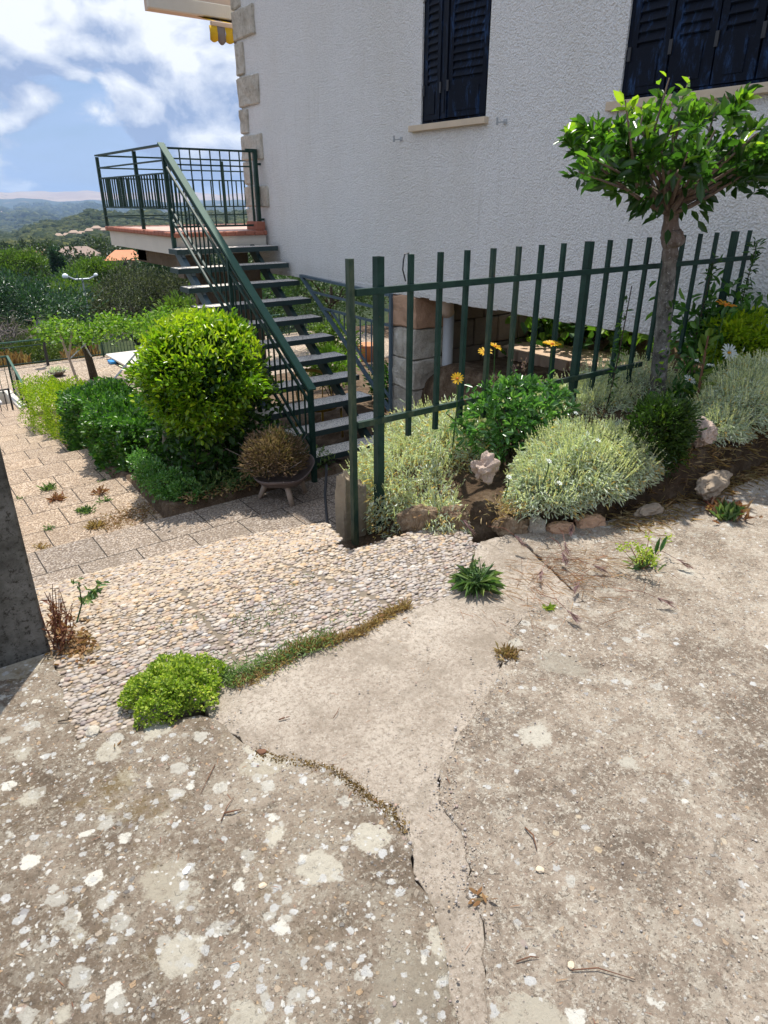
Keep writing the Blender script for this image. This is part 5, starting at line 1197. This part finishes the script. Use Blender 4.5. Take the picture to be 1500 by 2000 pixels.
def flower(label, c, r, n, m, stem_to, face=(0, -.3, 1), w=.32, centre='petal_o', group=None, cat='flower', name='gazania'):
    t = thing(name, stem_to, label, cat, group); N = Vector(face).normalized(); a = N.orthogonal().normalized(); b = N.cross(a); P, D = [], []
    for i in range(n):
        q = 2*PI*i/n+random.uniform(-.08, .08); d = a*math.cos(q)+b*math.sin(q); P.append(tuple(Vector(c)+d*r*.15)); D.append(tuple(d+N*random.uniform(.1, .35)))
    leaves('petals', np.array(P), np.array(D), r, r*w, M[m], t, nrm=np.tile(np.array(tuple(N)), (n, 1)), s1=.45, s2=.85, fold=.05)
    rockmesh('flower_centre', Vector(c)+N*.003, (r*.22, r*.22, r*.14), M[centre], t, 1, .1, sub=1)
    part(MB().tube([stem_to, Vector(stem_to).lerp(Vector(c), .6)+Vector((.01, 0, 0)), c], [.004, .003, .003], 5), 'stem', M['weed'], t); return t
gg = 'yellow flowers by the fence'
flower('yellow flower at the left top of the glossy shrub', (2.215, 2.40, .77), .029, 13, 'petal_y', (2.25, 2.45, .4), (-.5, -.6, .6), group=gg)
flower('left one of the two yellow flowers side by side behind the glossy shrub', (2.55, 2.56, .83), .035, 13, 'petal_y', (2.55, 2.6, .3), (-.3, -.3, .9), group=gg)
flower('right one of the two yellow flowers side by side behind the glossy shrub', (2.66, 2.60, .84), .035, 13, 'petal_y', (2.66, 2.6, .3), (.2, -.4, .9), group=gg)
flower('wide open yellow flower against the dark fence bars', (2.93, 2.44, .845), .046, 15, 'petal_y', (2.95, 2.45, .3), (0, -.15, 1), group=gg)
flower('orange flower high against the white wall at the right of the fence', (4.05, 2.12, .995), .055, 9, 'petal_o', (4.05, 2.15, .4), (0, -.2, 1), group=gg)
flower('closed withering orange flower at the right edge of the photo', (4.02, 1.80, .98), .03, 7, 'petal_o', (4.15, 1.85, .5), (-.6, -.3, .9), group=gg)
dg_ = 'white daisies in the garden bed'
flower('open white daisy with yellow heart at the right of the bed', (4.12, 2.08, .715), .055, 18, 'petal_w', (4.15, 2.1, .35), (-.2, -.8, .6), .25, 'petal_y', dg_, 'daisy', 'daisy')
flower('small white daisy low beside the red-stemmed plant', (3.68, 2.05, .62), .035, 12, 'petal_w', (3.7, 2.1, .35), (0, -.5, .8), .3, 'petal_y', dg_, 'daisy', 'daisy')
for i, (x, y, z) in enumerate(((3.83, 2.1, .70), (3.93, 2.08, .665), (4.02, 2.05, .60))):
    flower(('topmost closed white daisy bud', 'middle closed white daisy bud', 'lowest closed white daisy bud')[i]+' beside the open daisy', (x, y, z), .022, 10, 'petal_w', (x+.03, y+.03, .35), (-.1, -.1, 1), .5, 'petal_w', dg_, 'daisy', 'daisy')
CUR = PATIO
for i, (x, y, z) in enumerate(((2.49, 2.02, .40), (2.86, 2.02, .43), (2.55, 1.99, .28), (2.37, 2.16, .30), (3.02, 2.30, .48))):
    flower('tiny white flower '+('on the upper left of', 'near the top of', 'low on the left side of', 'at the left foot of', 'behind the top of')[i]+' the broad silver cushion', (x, y, z), .014, 6, 'petal_w', (x, y+.02, z-.12), (0, -.5, 1), .6, 'petal_w', 'tiny white flowers', 'flower', 'white_flower')
CUR = None
t = thing('daisy_plant', (3.95, 2.15, .35), 'dark green daisy leaves below the open white daisy', 'plant')
n = 700; P = np.array([3.95, 2.12, .40])+rng.normal(size=(n, 3))*[.16, .08, .09]; leaves('foliage', P, rng.normal(size=(n, 3))*.6+[0, -.2, .8], rng.uniform(.04, .09, n), .02, M['hedge'], t, rng.random(n)*.7)
t = thing('red_stem_plant', (3.68, 1.98, .3), 'upright plant with dark red stem and long light green leaves right of the bay trunk', 'plant')
part(MB().tube([(3.68, 1.98, .25), (3.67, 1.98, .6), (3.66, 1.98, .88)], [.009, .008, .005], 7), 'stem', M['rust_twig'], t)
P, D, L_ = [], [], []
for i in range(26): a = i*2.4; P.append((3.67, 1.98, .42+i*.018)); D.append((math.cos(a), math.sin(a)-.3, .45 if i < 18 else 1.2)); L_.append(random.uniform(.07, .12))
leaves('foliage', np.array(P), np.array(D), np.array(L_), .032, M['tree_b'], t)
CUR = PATIO
t = thing('boxwood', (3.38, 1.98, .28), 'dark green little boxwood bush in front of the bay tree trunk', 'shrub')
crown('foliage', (3.36, 1.99, .40), (.26, .17, .17), 4200, .032, M['box'], t, 90, wr=.4); crown('foliage', (3.42, 2.0, .28), (.2, .15, .16), 1500, .03, M['box'], t, 50, wr=.4)
stalks('stems', [(3.38, 2.0, .2)]*14, [(3.36+random.gauss(0, .12), 1.99+random.gauss(0, .08), .45) for _ in range(14)], .006, .003, M['bark_dark'], t)
CUR = None
t = thing('yellow_leaf_shrub', (4.75, 2.3, .4), 'yellow-green small leaved shrub at the right edge behind the open daisy', 'shrub')
crown('foliage', (4.60, 2.25, .72), (.32, .2, .16), 2600, .04, M['yhedge'], t, 70); stalks('stems', [(4.6, 2.25, .35)]*10, [(4.6+random.gauss(0, .15), 2.25, .75) for _ in range(10)], .006, .003, M['bark_dark'], t)
t = thing('dark_leaf_plant', (4.75, 2.45, .4), 'dark green leafy plant against the wall behind the yellow-leaved shrub', 'plant')
n = 900; P = np.array([4.72, 2.45, .72])+rng.normal(size=(n, 3))*[.22, .12, .13]; leaves('foliage', P, rng.normal(size=(n, 3))+[0, -.2, .5], rng.uniform(.05, .12, n), .035, M['hedge'], t)
leaves('big_leaves', np.array([[4.2, 1.86, .88], [4.3, 1.9, .9], [4.36, 1.9, .8]]), np.array([[-1, 0, .25], [.5, -.2, .6], [-.6, -.3, .4]]), .16, .07, M['hedge'], t)
# climbers on the last fence bars
for i, (x, lab) in enumerate(((4.36, 'left one of two thin leafy climbers on the right end of the fence'), (4.84, 'right one of two thin leafy climbers on the right end of the fence'))):
    t = thing('climber', (x, 2.42, .5), lab, 'climbing plant', 'climbers on the fence')
    zt = 1.2 if i == 0 else 1.28; part(MB().tube([(x-.06, 2.42, .45), (x-.01, 2.43, .8), (x+.02*i, 2.42, zt)], [.006, .005, .003], 5), 'stem', M['bark_dark'], t)
    n = 90 if i == 0 else 190; u = rng.random(n); P = np.c_[x-.05+.06*u+rng.normal(size=n)*.012, 2.42+rng.normal(size=n)*.012, .5+u*(zt-.47)]
    leaves('foliage', P, rng.normal(size=(n, 3))*[1, .6, .5]+[0, -.2, .2], rng.uniform(.035, .07, n), .014, M['bay'], t, rng.random(n)*.6)
t = thing('climber', (3.36, 2.4, .4), 'thin leafy shoot climbing beside the bay tree trunk', 'climbing plant', 'climbers on the fence')
part(MB().tube([(3.40, 2.38, .35), (3.42, 2.36, .7), (3.44, 2.35, 1.12)], [.005, .004, .003], 5), 'stem', M['bark_dark'], t)
n = 60; u = rng.random(n); leaves('foliage', np.c_[3.41+.03*u, 2.37+0*u, .45+.65*u], rng.normal(size=(n, 3))*[1, .6, .6], rng.uniform(.03, .06, n), .016, M['bay'], t, rng.random(n)*.7)
# broad leaved plants in the sun beyond the house
bgp = 'broad-leaved plants in the sun beyond the raised house'
for i, (x, y) in enumerate(((7.35, 6.15), (7.35, 5.45), (7.45, 4.75))):
    t = thing('broadleaf_plant', (x, y, 0), ('leftmost', 'middle', 'rightmost')[i]+' clump of light green broad leaves seen below the white wall', 'plant', bgp)
    n = 620; P = np.array([x, y, gz(x, y)+.22])+rng.normal(size=(n, 3))*[.3, .34, .17]; leaves('foliage', P, rng.normal(size=(n, 3))+[-.2, -.2, .6], rng.uniform(.10, .2, n), rng.uniform(.07, .13, n), M['vine'] if i != 1 else M['ivy'], t, s1=.35, s2=.7)
t = thing('fern_bush', (7.9, 6.9, 0), 'green bush against the light just right of the two posts under the house', 'plant', bgp)
crown('foliage', (8.0, 6.8, .3), (.6, .5, .5), 2200, .09, M['tree_b'], t, 50)
for i, (c_, r_) in enumerate((((8.0, 12.7, -1.2), (.6, .5, .5)), ((6.9, 11.0, -1.35), (.5, .5, .4)), ((6.6, 8.6, -1.15), (.45, .5, .35)))):
    t = thing('garden_shrub', (c_[0], c_[1], -1.6), ('shrub with light leaves behind the triangular railing', 'bright green bush seen between the stair treads', 'dark leafy plant at the foot of the triangular railing')[i], 'shrub')
    crown('foliage', c_, r_, 2200, .075, M[('tree_b', 'vine', 'ivy')[i]], t, 50)
    stalks('stems', [(c_[0], c_[1], gz(c_[0], c_[1])-.05)]*8, [(c_[0]+random.gauss(0, .2), c_[1], c_[2]) for _ in range(8)], .012, .006, M['bark_dark'], t)

# ================================================================ ROCKS OF THE BED
def rock(label, c, r, m, seed, amp=.35, rot=0, boxy=.2, g_='edging stones of the garden bed'):
    tag(rockmesh('rock', c, r, M[m], None, seed, amp, rot, 4, boxy), label, 'rock', g_)
CUR = PATIO
rock('brown layered edging stone at the left end, under the silver plant', (2.05, 2.47, .03), (.10, .045, .085), 'stone_brown', 2, .3, R(-32))
CUR = None
CUR = PATIO
rock('tall brown edging stone right of the layered one', (2.20, 2.36, .03), (.075, .04, .085), 'stone_brown', 5, .3, R(-40))
CUR = None
CUR = PATIO
rock('rounded brown edging stone standing a little apart on the right', (2.40, 2.14, .02), (.085, .04, .06), 'stone_brown', 8, .3, R(-48))
CUR = None
CUR = PATIO
rock('small pale stone chip beside the rounded brown stone', (2.50, 2.06, .025), (.045, .035, .05), 'stone', 9, .3, R(-40))
CUR = None
CUR = PATIO
rock('reddish flat edging stone left of the gap', (2.60, 1.985, .015), (.07, .04, .04), 'stone_red', 11, .3, R(-30))
CUR = None
CUR = PATIO
rock('reddish edging stone right of the gap', (2.78, 1.945, .015), (.08, .04, .045), 'stone_red', 12, .3, R(-20))
CUR = None
rock('knobbly pinkish-white rock sitting among the silver plants', (2.12, 2.09, .42), (.05, .038, .058), 'stone_pink', 21, .75, R(-30), 0, 'rocks on the garden bed')
CUR = PATIO
rock('pinkish-white rock in the shade right of the boxwood', (3.72, 1.93, .33), (.10, .07, .07), 'stone_pink', 25, .5, R(20), 0, 'rocks on the garden bed')
CUR = None
CUR = PATIO
rock('tan rock half buried at the right of the bed edge', (3.62, 1.76, .09), (.17, .06, .06), 'rock_tan', 31, .35, R(10), .1, 'rocks on the garden bed')
CUR = None
CUR = PATIO
rock('small tan stone at the foot of the broad silver cushion', (3.13, 1.83, .03), (.09, .04, .035), 'rock_tan', 33, .35, R(-10), .1, 'rocks on the garden bed')
CUR = None

# ================================================================ WEEDS, GRASS AND LITTER ON THE PATIO
CUR = PATIO
# cushion spurge in the foreground
t = thing('cushion_plant', (.53, 1.93, 0), 'bright green low cushion plant growing on the seam in the foreground', 'plant')
n = 5200; a = rng.random(n)*2*PI; q = np.sqrt(rng.random(n)); lum = 1+.12*np.sin(a*5+1)+.08*np.sin(a*9)
x = .535+np.cos(a)*q*.165*lum; y = 1.925+np.sin(a)*q*.145*lum; z = .012+.125*np.sqrt(np.maximum(0, 1-q**2.2))*(.78+.22*np.sin(x*60)*np.cos(y*55))*rng.random(n)**.4
leaves('foliage', np.c_[x, y, z], np.c_[np.cos(a)*q, np.sin(a)*q, .7+0*q]+rng.normal(size=(n, 3))*.7, rng.uniform(.008, .017, n), .0095, M['euph'], t, s1=.45, s2=.8)
stalks('stems', [(.535, 1.925, .0)]*90, [(.535+math.cos(i)*.14*random.random()**.5, 1.925+math.sin(i)*.13*random.random()**.5, random.uniform(.03, .10)) for i in range(90)], .002, .0015, M['weed'], t)
def tuft(name, label, cat, c, n, r, L, w, m, spread=.8, up=1.0, group=None, tint=None, droop=.2):
    t = thing(name, c, label, cat, group); P = np.array(c)+rng.normal(size=(n, 3))*[r, r, .002]; P[:, 2] = np.maximum(P[:, 2], c[2]-.002)
    leaves('blades', P, rng.normal(size=(n, 3))*[spread, spread, .2]+[0, 0, up], L*rng.uniform(.4, 1.2, n), w, M[m], t, tint, droop=droop); return t
t = thing('rosette_weed', (1.86, 1.83, 0), 'green rosette weed with upright stalks on the seam right of the pebbles', 'weed')
n = 150; a = rng.random(n)*2*PI; leaves('leaves', np.c_[1.86+np.cos(a)*.03*rng.random(n), 1.83+np.sin(a)*.03*rng.random(n), .005+.03*rng.random(n)], np.c_[np.cos(a), np.sin(a), .25+.5*rng.random(n)], rng.uniform(.04, .12, n), .009, M['weed'], t, droop=.35)
P = []
for i in range(9): P.append((1.86+random.gauss(0, .02), 1.83+random.gauss(0, .02), 0))
tp = [(p[0]+random.gauss(0, .02), p[1]+random.gauss(0, .02), random.uniform(.10, .19)) for p in P]; stalks('stalks', P, tp, .0028, .0016, M['weed'], t)
n = 110; k = rng.integers(0, 9, n); u = rng.random(n)[:, None]; B = np.array(P)[k]*(1-u)+np.array(tp)[k]*u; leaves('stalk_leaves', B, rng.normal(size=(n, 3))+[0, 0, .5], .022, .008, M['weed'], t)
t = thing('spurge_weed', (2.60, 1.51, 0), 'small weed with yellow-green flower heads on the right of the patio', 'weed')
P = [(2.60+random.gauss(0, .012), 1.51+random.gauss(0, .01), 0) for _ in range(13)]; tp = [(2.60+random.gauss(0, .07), 1.51+random.gauss(0, .035), random.uniform(.07, .14)) for _ in P]
stalks('stalks', P, tp, .0022, .0015, M['red'], t)
n = 330; k = rng.integers(0, 13, n); leaves('flower_heads', np.array(tp)[k]+rng.normal(size=(n, 3))*.012, rng.normal(size=(n, 3))+[0, 0, .6], .012, .009, M['euph'], t, .5+.5*rng.random(n))
n = 40; leaves('leaves', np.array([2.62, 1.51, .005])+rng.normal(size=(n, 3))*[.03, .02, .003], rng.normal(size=(n, 3))*[1, 1, .3]+[0, 0, .8], .06, .011, M['weed'], t)
leaves('broad_leaves', np.array([[2.68, 1.50, .05], [2.70, 1.49, .06], [2.66, 1.5, .03]]), np.array([[.15, 0, 1], [.4, 0, .9], [-.3, 0, 1]]), .085, .02, M['hedge'], t)
t = thing('reddish_weed', (.30, 2.52, 0), 'reddish upright stalks growing at the foot of the blackened wall', 'weed')
P = [(.29+random.gauss(0, .015), 2.50+random.gauss(0, .04), 0) for _ in range(26)]; tp = [(p[0]+random.gauss(.02, .03), p[1]+random.gauss(0, .03), random.uniform(.08, .24)) for p in P]; stalks('stalks', P, tp, .003, .0015, M['red'], t)
n = 160; k = rng.integers(0, 26, n); u = rng.random(n)[:, None]*.8; leaves('leaves', np.array(P)[k]*(1-u)+np.array(tp)[k]*u, rng.normal(size=(n, 3))+[0, 0, .9], .035, .008, M['red'], t)
n = 200; leaves('dead_leaves', np.array([.34, 2.44, .006])+rng.normal(size=(n, 3))*[.035, .05, .004], rng.normal(size=(n, 3))*[1, 1, .3], .024, .014, M['rust_leaf'] if 'rust_leaf' in M else M['straw'], t)
t = thing('leaning_weed', (.37, 2.66, 0), 'leaning green stalk with a few toothed leaves next to the reddish weed', 'weed')
part(MB().tube([(.38, 2.60, 0), (.43, 2.66, .06), (.52, 2.68, .10)], [.004, .003, .002], 5).tube([(.42, 2.64, .05), (.425, 2.65, .15)], [.003, .002], 5), 'stem', M['weed'], t)
n = 34; u = rng.random(n); leaves('leaves', np.c_[.40+.12*u, 2.63+.05*u, .04+.06*u], rng.normal(size=(n, 3))+[.5, 0, .4], .035, .016, M['weed'], t); n = 8; leaves('top_leaves', np.array([.425, 2.65, .14])+rng.normal(size=(n, 3))*.008, rng.normal(size=(n, 3)), .03, .014, M['weed'], t)
tuft('grass_tuft', 'small rusty-green grass tuft on the right crack of the patch', 'grass', (1.615, 1.405, 0), 150, .018, .045, .0022, 'dry', .7)
tuft('seedling', 'tiny bright green seedling in the crack right of the rosette weed', 'weed', (1.98, 1.53, 0), 22, .006, .035, .012, 'euph', .8)
tuft('toothed_weed', 'dark reddish-green weed at the far right by the bed edge', 'weed', (3.50, 1.60, .006), 150, .05, .07, .016, 'red', .9)
tuft('toothed_weed', 'upright green weed beside the reddish one at the far right', 'weed', (3.42, 1.55, .006), 70, .02, .10, .014, 'weed', .4)
# strip of low grass along the seam of pebbles and patch
n = 2600; u = rng.random(n)
x = .72+u*.80; y = 1.875+.02*np.sin(x*14)+rng.normal(size=n)*.014*(1.2-.5*u)
tt = np.where(x > 1.15, .0, 1.0)
o = leaves('seam_grass', np.c_[x, y, .002+0*x], rng.normal(size=(n, 3))*[.8, .8, .2]+[0, 0, .7], rng.uniform(.012, .05, n)*(1.15-.4*np.abs(np.sin(x*6))), .0028, M['dry'], None, rng.random(n)); tag(o, 'dry brownish low grass along the seam between pebbles and patch', 'grass', None, 'stuff')
n = 1300; x = .70+rng.random(n)**1.5*.45; y = 1.89+rng.normal(size=n)*.03; o = leaves('seam_weeds', np.c_[x, y, .002+rng.random(n)*.03], rng.normal(size=(n, 3))+[0, 0, .6], rng.uniform(.008, .03, n), .004, M['weed'], None, .5+.5*rng.random(n)); tag(o, 'fine green weeds right of the bright cushion plant', 'weeds', None, 'stuff')
n = 420; x = rng.uniform(.55, 1.35, n); y = rng.uniform(1.93, 2.35, n); k = (np.sin(x*11)*np.cos(y*13) > .1); x, y = x[k], y[k]; o = leaves('pebble_weeds', np.c_[x, y, .004+0*x+rng.random(len(x))*.02], rng.normal(size=(len(x), 3))+[0, 0, .8], .025, .003, M['weed'], None); tag(o, 'thin green weeds scattered over the pebble slab', 'weeds', None, 'stuff')
n = 1500; k = rng.integers(2, 8, n); u = rng.random(n)[:, None]; LCa = np.array(LC); Pm = LCa[k]*(1-u)+LCa[k+1]*u+rng.normal(size=(n, 2))*.010-[.008, .006]
o = leaves('crack_moss', np.c_[Pm, .004+rng.random(n)*.004], rng.normal(size=(n, 3))*[1, 1, .3]+[0, 0, .4], rng.uniform(.004, .011, n), .004, M['moss'], None, rng.random(n)); tag(o, 'brown moss along the curved left crack of the patch', 'moss', None, 'stuff')
n = 500; o = leaves('golden_litter', np.c_[2.48+rng.normal(size=n)*.10, 2.17+rng.normal(size=n)*.05, .10+rng.random(n)*.05], rng.normal(size=(n, 3))+[0, 0, .3], rng.uniform(.02, .05, n), .004, M['dry'], None); tag(o, 'golden dry grass between the edging stones and the silver plants', 'grass', None, 'stuff')
# purple brome heads and dry straw in front of the bed
n = 520; x = 2.28+rng.normal(size=n)*.22; y = 1.68+rng.normal(size=n)*.12; a = rng.normal(size=n)*.9+R(-60)
o = leaves('dry_straw', np.c_[x, y, .006+rng.random(n)*.02], np.c_[np.cos(a), np.sin(a), rng.normal(size=n)*.12], rng.uniform(.03, .12, n), .0019, M['red'], None, .4+.6*rng.random(n), droop=.02, fold=.6); tag(o, 'reddish dry straw lying in front of the garden bed', 'straw', None, 'stuff')
CUR = None; n = 1700; x = rng.uniform(2.5, 4.2, n); y = 1.53+rng.normal(size=n)*.06+.07; a = rng.random(n)*6.3
o = leaves('needle_litter', np.c_[x, y, np.array([max(.210, gz(p, q)+.01) for p, q in zip(x, y)])], np.c_[np.cos(a), np.sin(a), rng.normal(size=n)*.1], rng.uniform(.03, .09, n), .0024, M['dry'], None); tag(o, 'brown needles and dry bits on the soil at the right edge of the bed', 'litter', None, 'stuff'); CUR = PATIO
gb = 'purple dry grass heads in front of the bed'
for i, (x, y, a, z, lab) in enumerate(((2.12, 2.22, -75, .10, 'arching out above the brown edging stones'), (2.62, 1.93, -150, .04, 'lying against the reddish stones'), (2.24, 1.98, -85, .07, 'hanging over the rosette weed'), (2.16, 1.72, -150, .03, 'flat on the concrete right of the rosette weed'), (2.33, 1.76, -120, .05, 'leftmost in the tangle of red straw'), (2.20, 1.55, -160, .03, 'at the lower left of the red straw'), (2.36, 1.62, -60, .03, 'in the middle of the red straw'), (1.98, 1.44, -95, .03, 'pointing to the camera below the seedling'), (2.35, 1.28, -60, .03, 'alone on the right slab below the straw'), (2.42, 1.82, -130, .05, 'just behind the red straw'), (2.72, 1.42, -80, .03, 'right below the small yellow-green weed'))):
    t = thing('brome_head', (x, y, .006), 'purple drooping grass head '+lab, 'grass', gb); d = Vector((math.cos(R(a)), math.sin(R(a)), 0)); b = Vector((x, y, z+.02))
    part(MB().tube([b-d*.16+Vector((0, 0, -.01)), b-d*.06+Vector((0, 0, .015)), b], [.0012]*3, 4), 'stalk', M['red'], t)
    n = 34; u = rng.random(n)[:, None]; P = np.array(b)+np.array(d)*u*.05-np.array([0, 0, z*.5])*u; leaves('spikelets', P, np.tile(np.array(d)*1.0, (n, 1))+rng.normal(size=(n, 3))*[.28, .28, .1]+[0, 0, -z*4], rng.uniform(.03, .055, n), .0036, M['purple'], t, droop=0)
CUR = None
# weeds on the lower path
gw = 'small weeds on the long path steps'
for i, (x, y, z, m, L, n, lab) in enumerate(((.92, 8.26, -1.62, 'weed', .07, 40, 'flat green weed nearest the left wall'), (1.26, 8.50, -1.62, 'weed', .09, 70, 'weed growing up the middle joint of the steps'), (1.18, 7.68, -1.45, 'red', .10, 50, 'spiky reddish weed below the middle one'), (1.60, 7.32, -1.45, 'weed', .06, 30, 'thin pale sprig on the right part of the step'), (1.36, 7.15, -1.45, 'weed', .08, 90, 'broad green weed in the centre of the landing step'), (1.62, 7.55, -1.45, 'red', .12, 30, 'tall reddish stalk near the low green cushion'), (1.33, 6.72, -1.45, 'dry', .07, 130, 'brown grass tuft close to the landing edge'), (.95, 6.95, -1.45, 'weed', .05, 26, 'tiny weed on the left slab'), (.78, 6.55, -1.45, 'dry', .06, 30, 'dry sprig next to the left wall'), (1.85, 8.35, -1.62, 'weed', .05, 26, 'small green sprout at the shadow of the hedge'))):
    tuft('path_weed', lab, 'weed', (x, y, z), n, .03, L, .012, m, .8, .7, gw)
n = 900; x = rng.uniform(1.4, 2.1, n); y = 6.7+.25*(x-1.5)+rng.normal(size=n)*.13; o = leaves('path_litter', np.c_[x, y, -1.445+0*x], rng.normal(size=(n, 3))*[1, 1, .15], rng.uniform(.02, .05, n), .008, M['straw'], None); tag(o, 'brown leaf litter on the path step beside the low green plant', 'litter', None, 'stuff')
CUR = PATIO
# twigs, leaves and little stones lying on the concrete
n = 2600; a = rng.uniform(0, 1, (n, 2)); gp = np.c_[-.6+a[:, 0]*4.2, .25+a[:, 1]*1.62]
k = rng.random(n) < .35; LCa = np.array(LC[:13]); RCa = np.array(RC[:15]); q = rng.integers(0, 12, n); u = rng.random((n, 1)); gp[k] = (np.where((rng.random((n, 1)) < .4), LCa[q]*(1-u)+LCa[np.minimum(q+1, 12)]*u, RCa[q]*(1-u)+RCa[q+1]*u)+rng.normal(size=(n, 2))*.03)[k]
r_ = rng.lognormal(0, .4, n)*.0016; r_ = np.minimum(r_, .005)
o = blobs('grit', np.c_[gp, .009+0*r_], np.c_[r_*1.2, r_, r_*.7], M['pebble'], None, 1, .14); tag(o, 'loose grit scattered over the patio and gathered along its cracks', 'grit', None, 'stuff')
n = 420; k = rng.random((n, 2)); o = leaves('dry_bits', np.c_[-.4+k[:, 0]*3.6, .3+k[:, 1]*1.5, .011+0*k[:, 0]], rng.normal(size=(n, 3))*[1, 1, .06], rng.uniform(.008, .035, n), .0018, M['red'], None, droop=.02); tag(o, 'tiny dry stalk bits lying about on the patio', 'litter', None, 'stuff')
def twig(label, pts, r=.0022, m='rust_twig'):
    r *= .62; c_ = Vector(pts[1]); pts = [tuple(c_+(Vector(p)-c_)*.8) for p in pts]
    tag(MB().tube(pts, [r*1.2]*(len(pts)-1)+[r*.5], 5).build('twig', M[m], None, True), label, 'twig', 'twigs on the concrete')
twig('short dark twig on the light patch near the cushion plant', [(.755, 1.605, .006), (.775, 1.60, .008), (.80, 1.595, .006)], .0035)
twig('thin long brown needle twig in the middle of the patch', [(.90, 1.50, .006), (.93, 1.515, .014), (.955, 1.54, .006)], .0016)
twig('forked reddish twig on the right slab', [(1.09, .84, .010), (1.085, .80, .016), (1.055, .755, .010)], .0032)
twig('two-tone twig lying among the lichen spots at left', [(.45, 1.36, .012), (.475, 1.345, .018), (.505, 1.34, .011)], .0036)
twig('thin twig above the two-tone twig at left', [(.43, 1.33, .012), (.47, 1.37, .016), (.51, 1.40, .011)], .0018)
twig('thin brown twig beside the left crack', [(.52, 1.55, .012), (.47, 1.50, .016), (.42, 1.45, .012)], .0018)
twig('long curved thin twig on the lower right slab', [(.88, .52, .010), (.94, .48, .014), (1.0, .40, .010)], .002)
twig('short tan twig near the bottom of the photo', [(.80, .60, .010), (.84, .585, .014), (.86, .57, .010)], .002)
twig('small grey twig by the left wall shadow', [(.17, 2.02, .012), (.20, 2.0, .018), (.25, 1.99, .012)], .003, 'bark_dark')
gl = 'dead leaves on the concrete'
for i, (x, y, z, lab) in enumerate(((1.44, 1.815, .008, 'pinkish fallen leaf under the end of the seam grass'), (.845, .76, .010, 'curled brown leaf caught in the right crack'), (.86, .735, .012, 'second brown leaf lying in the right crack'), (.30, 1.80, .012, 'brown leaf beside the lower left of the cushion plant'), (1.93, 2.33, .14, 'rusty fallen leaf hanging on the left silver plant'), (1.36, 1.87, .02, 'red-brown leaf standing in the seam grass'))):
    n = 2 if i != 1 else 7; tag(leaves('dead_leaf', np.array([[x, y, z]]*n)+rng.normal(size=(n, 3))*[.006, .006, .002], rng.normal(size=(n, 3))*[1, 1, .2], .026, .010, M['straw'], None, droop=-.2), lab, 'leaf', gl)
gs = 'little loose stones on the concrete'
for i, (x, y, r_, m, lab) in enumerate(((.647, 1.505, .011, 'rust_twig', 'small brown stone at the tip of the left crack'), (1.025, .722, .009, 'sill', 'yellowish oval pebble on the right slab'), (.255, 1.905, .02, 'stone', 'flat grey stone at the lower corner of the pebble slab'), (.305, 1.252, .009, 'white', 'small white pebble on the lichen slab'), (.44, 1.10, .008, 'sill', 'small orange-tan pebble on the lichen slab'), (.90, .52, .007, 'sill', 'tiny tan pebble near the bottom of the photo'))):
    tag(rockmesh('pebble', (x, y, .010), (r_*1.3, r_, r_*.6), M[m], None, 40+i, .25, random.random()*3, 2), lab, 'stone', gs)

CUR = None
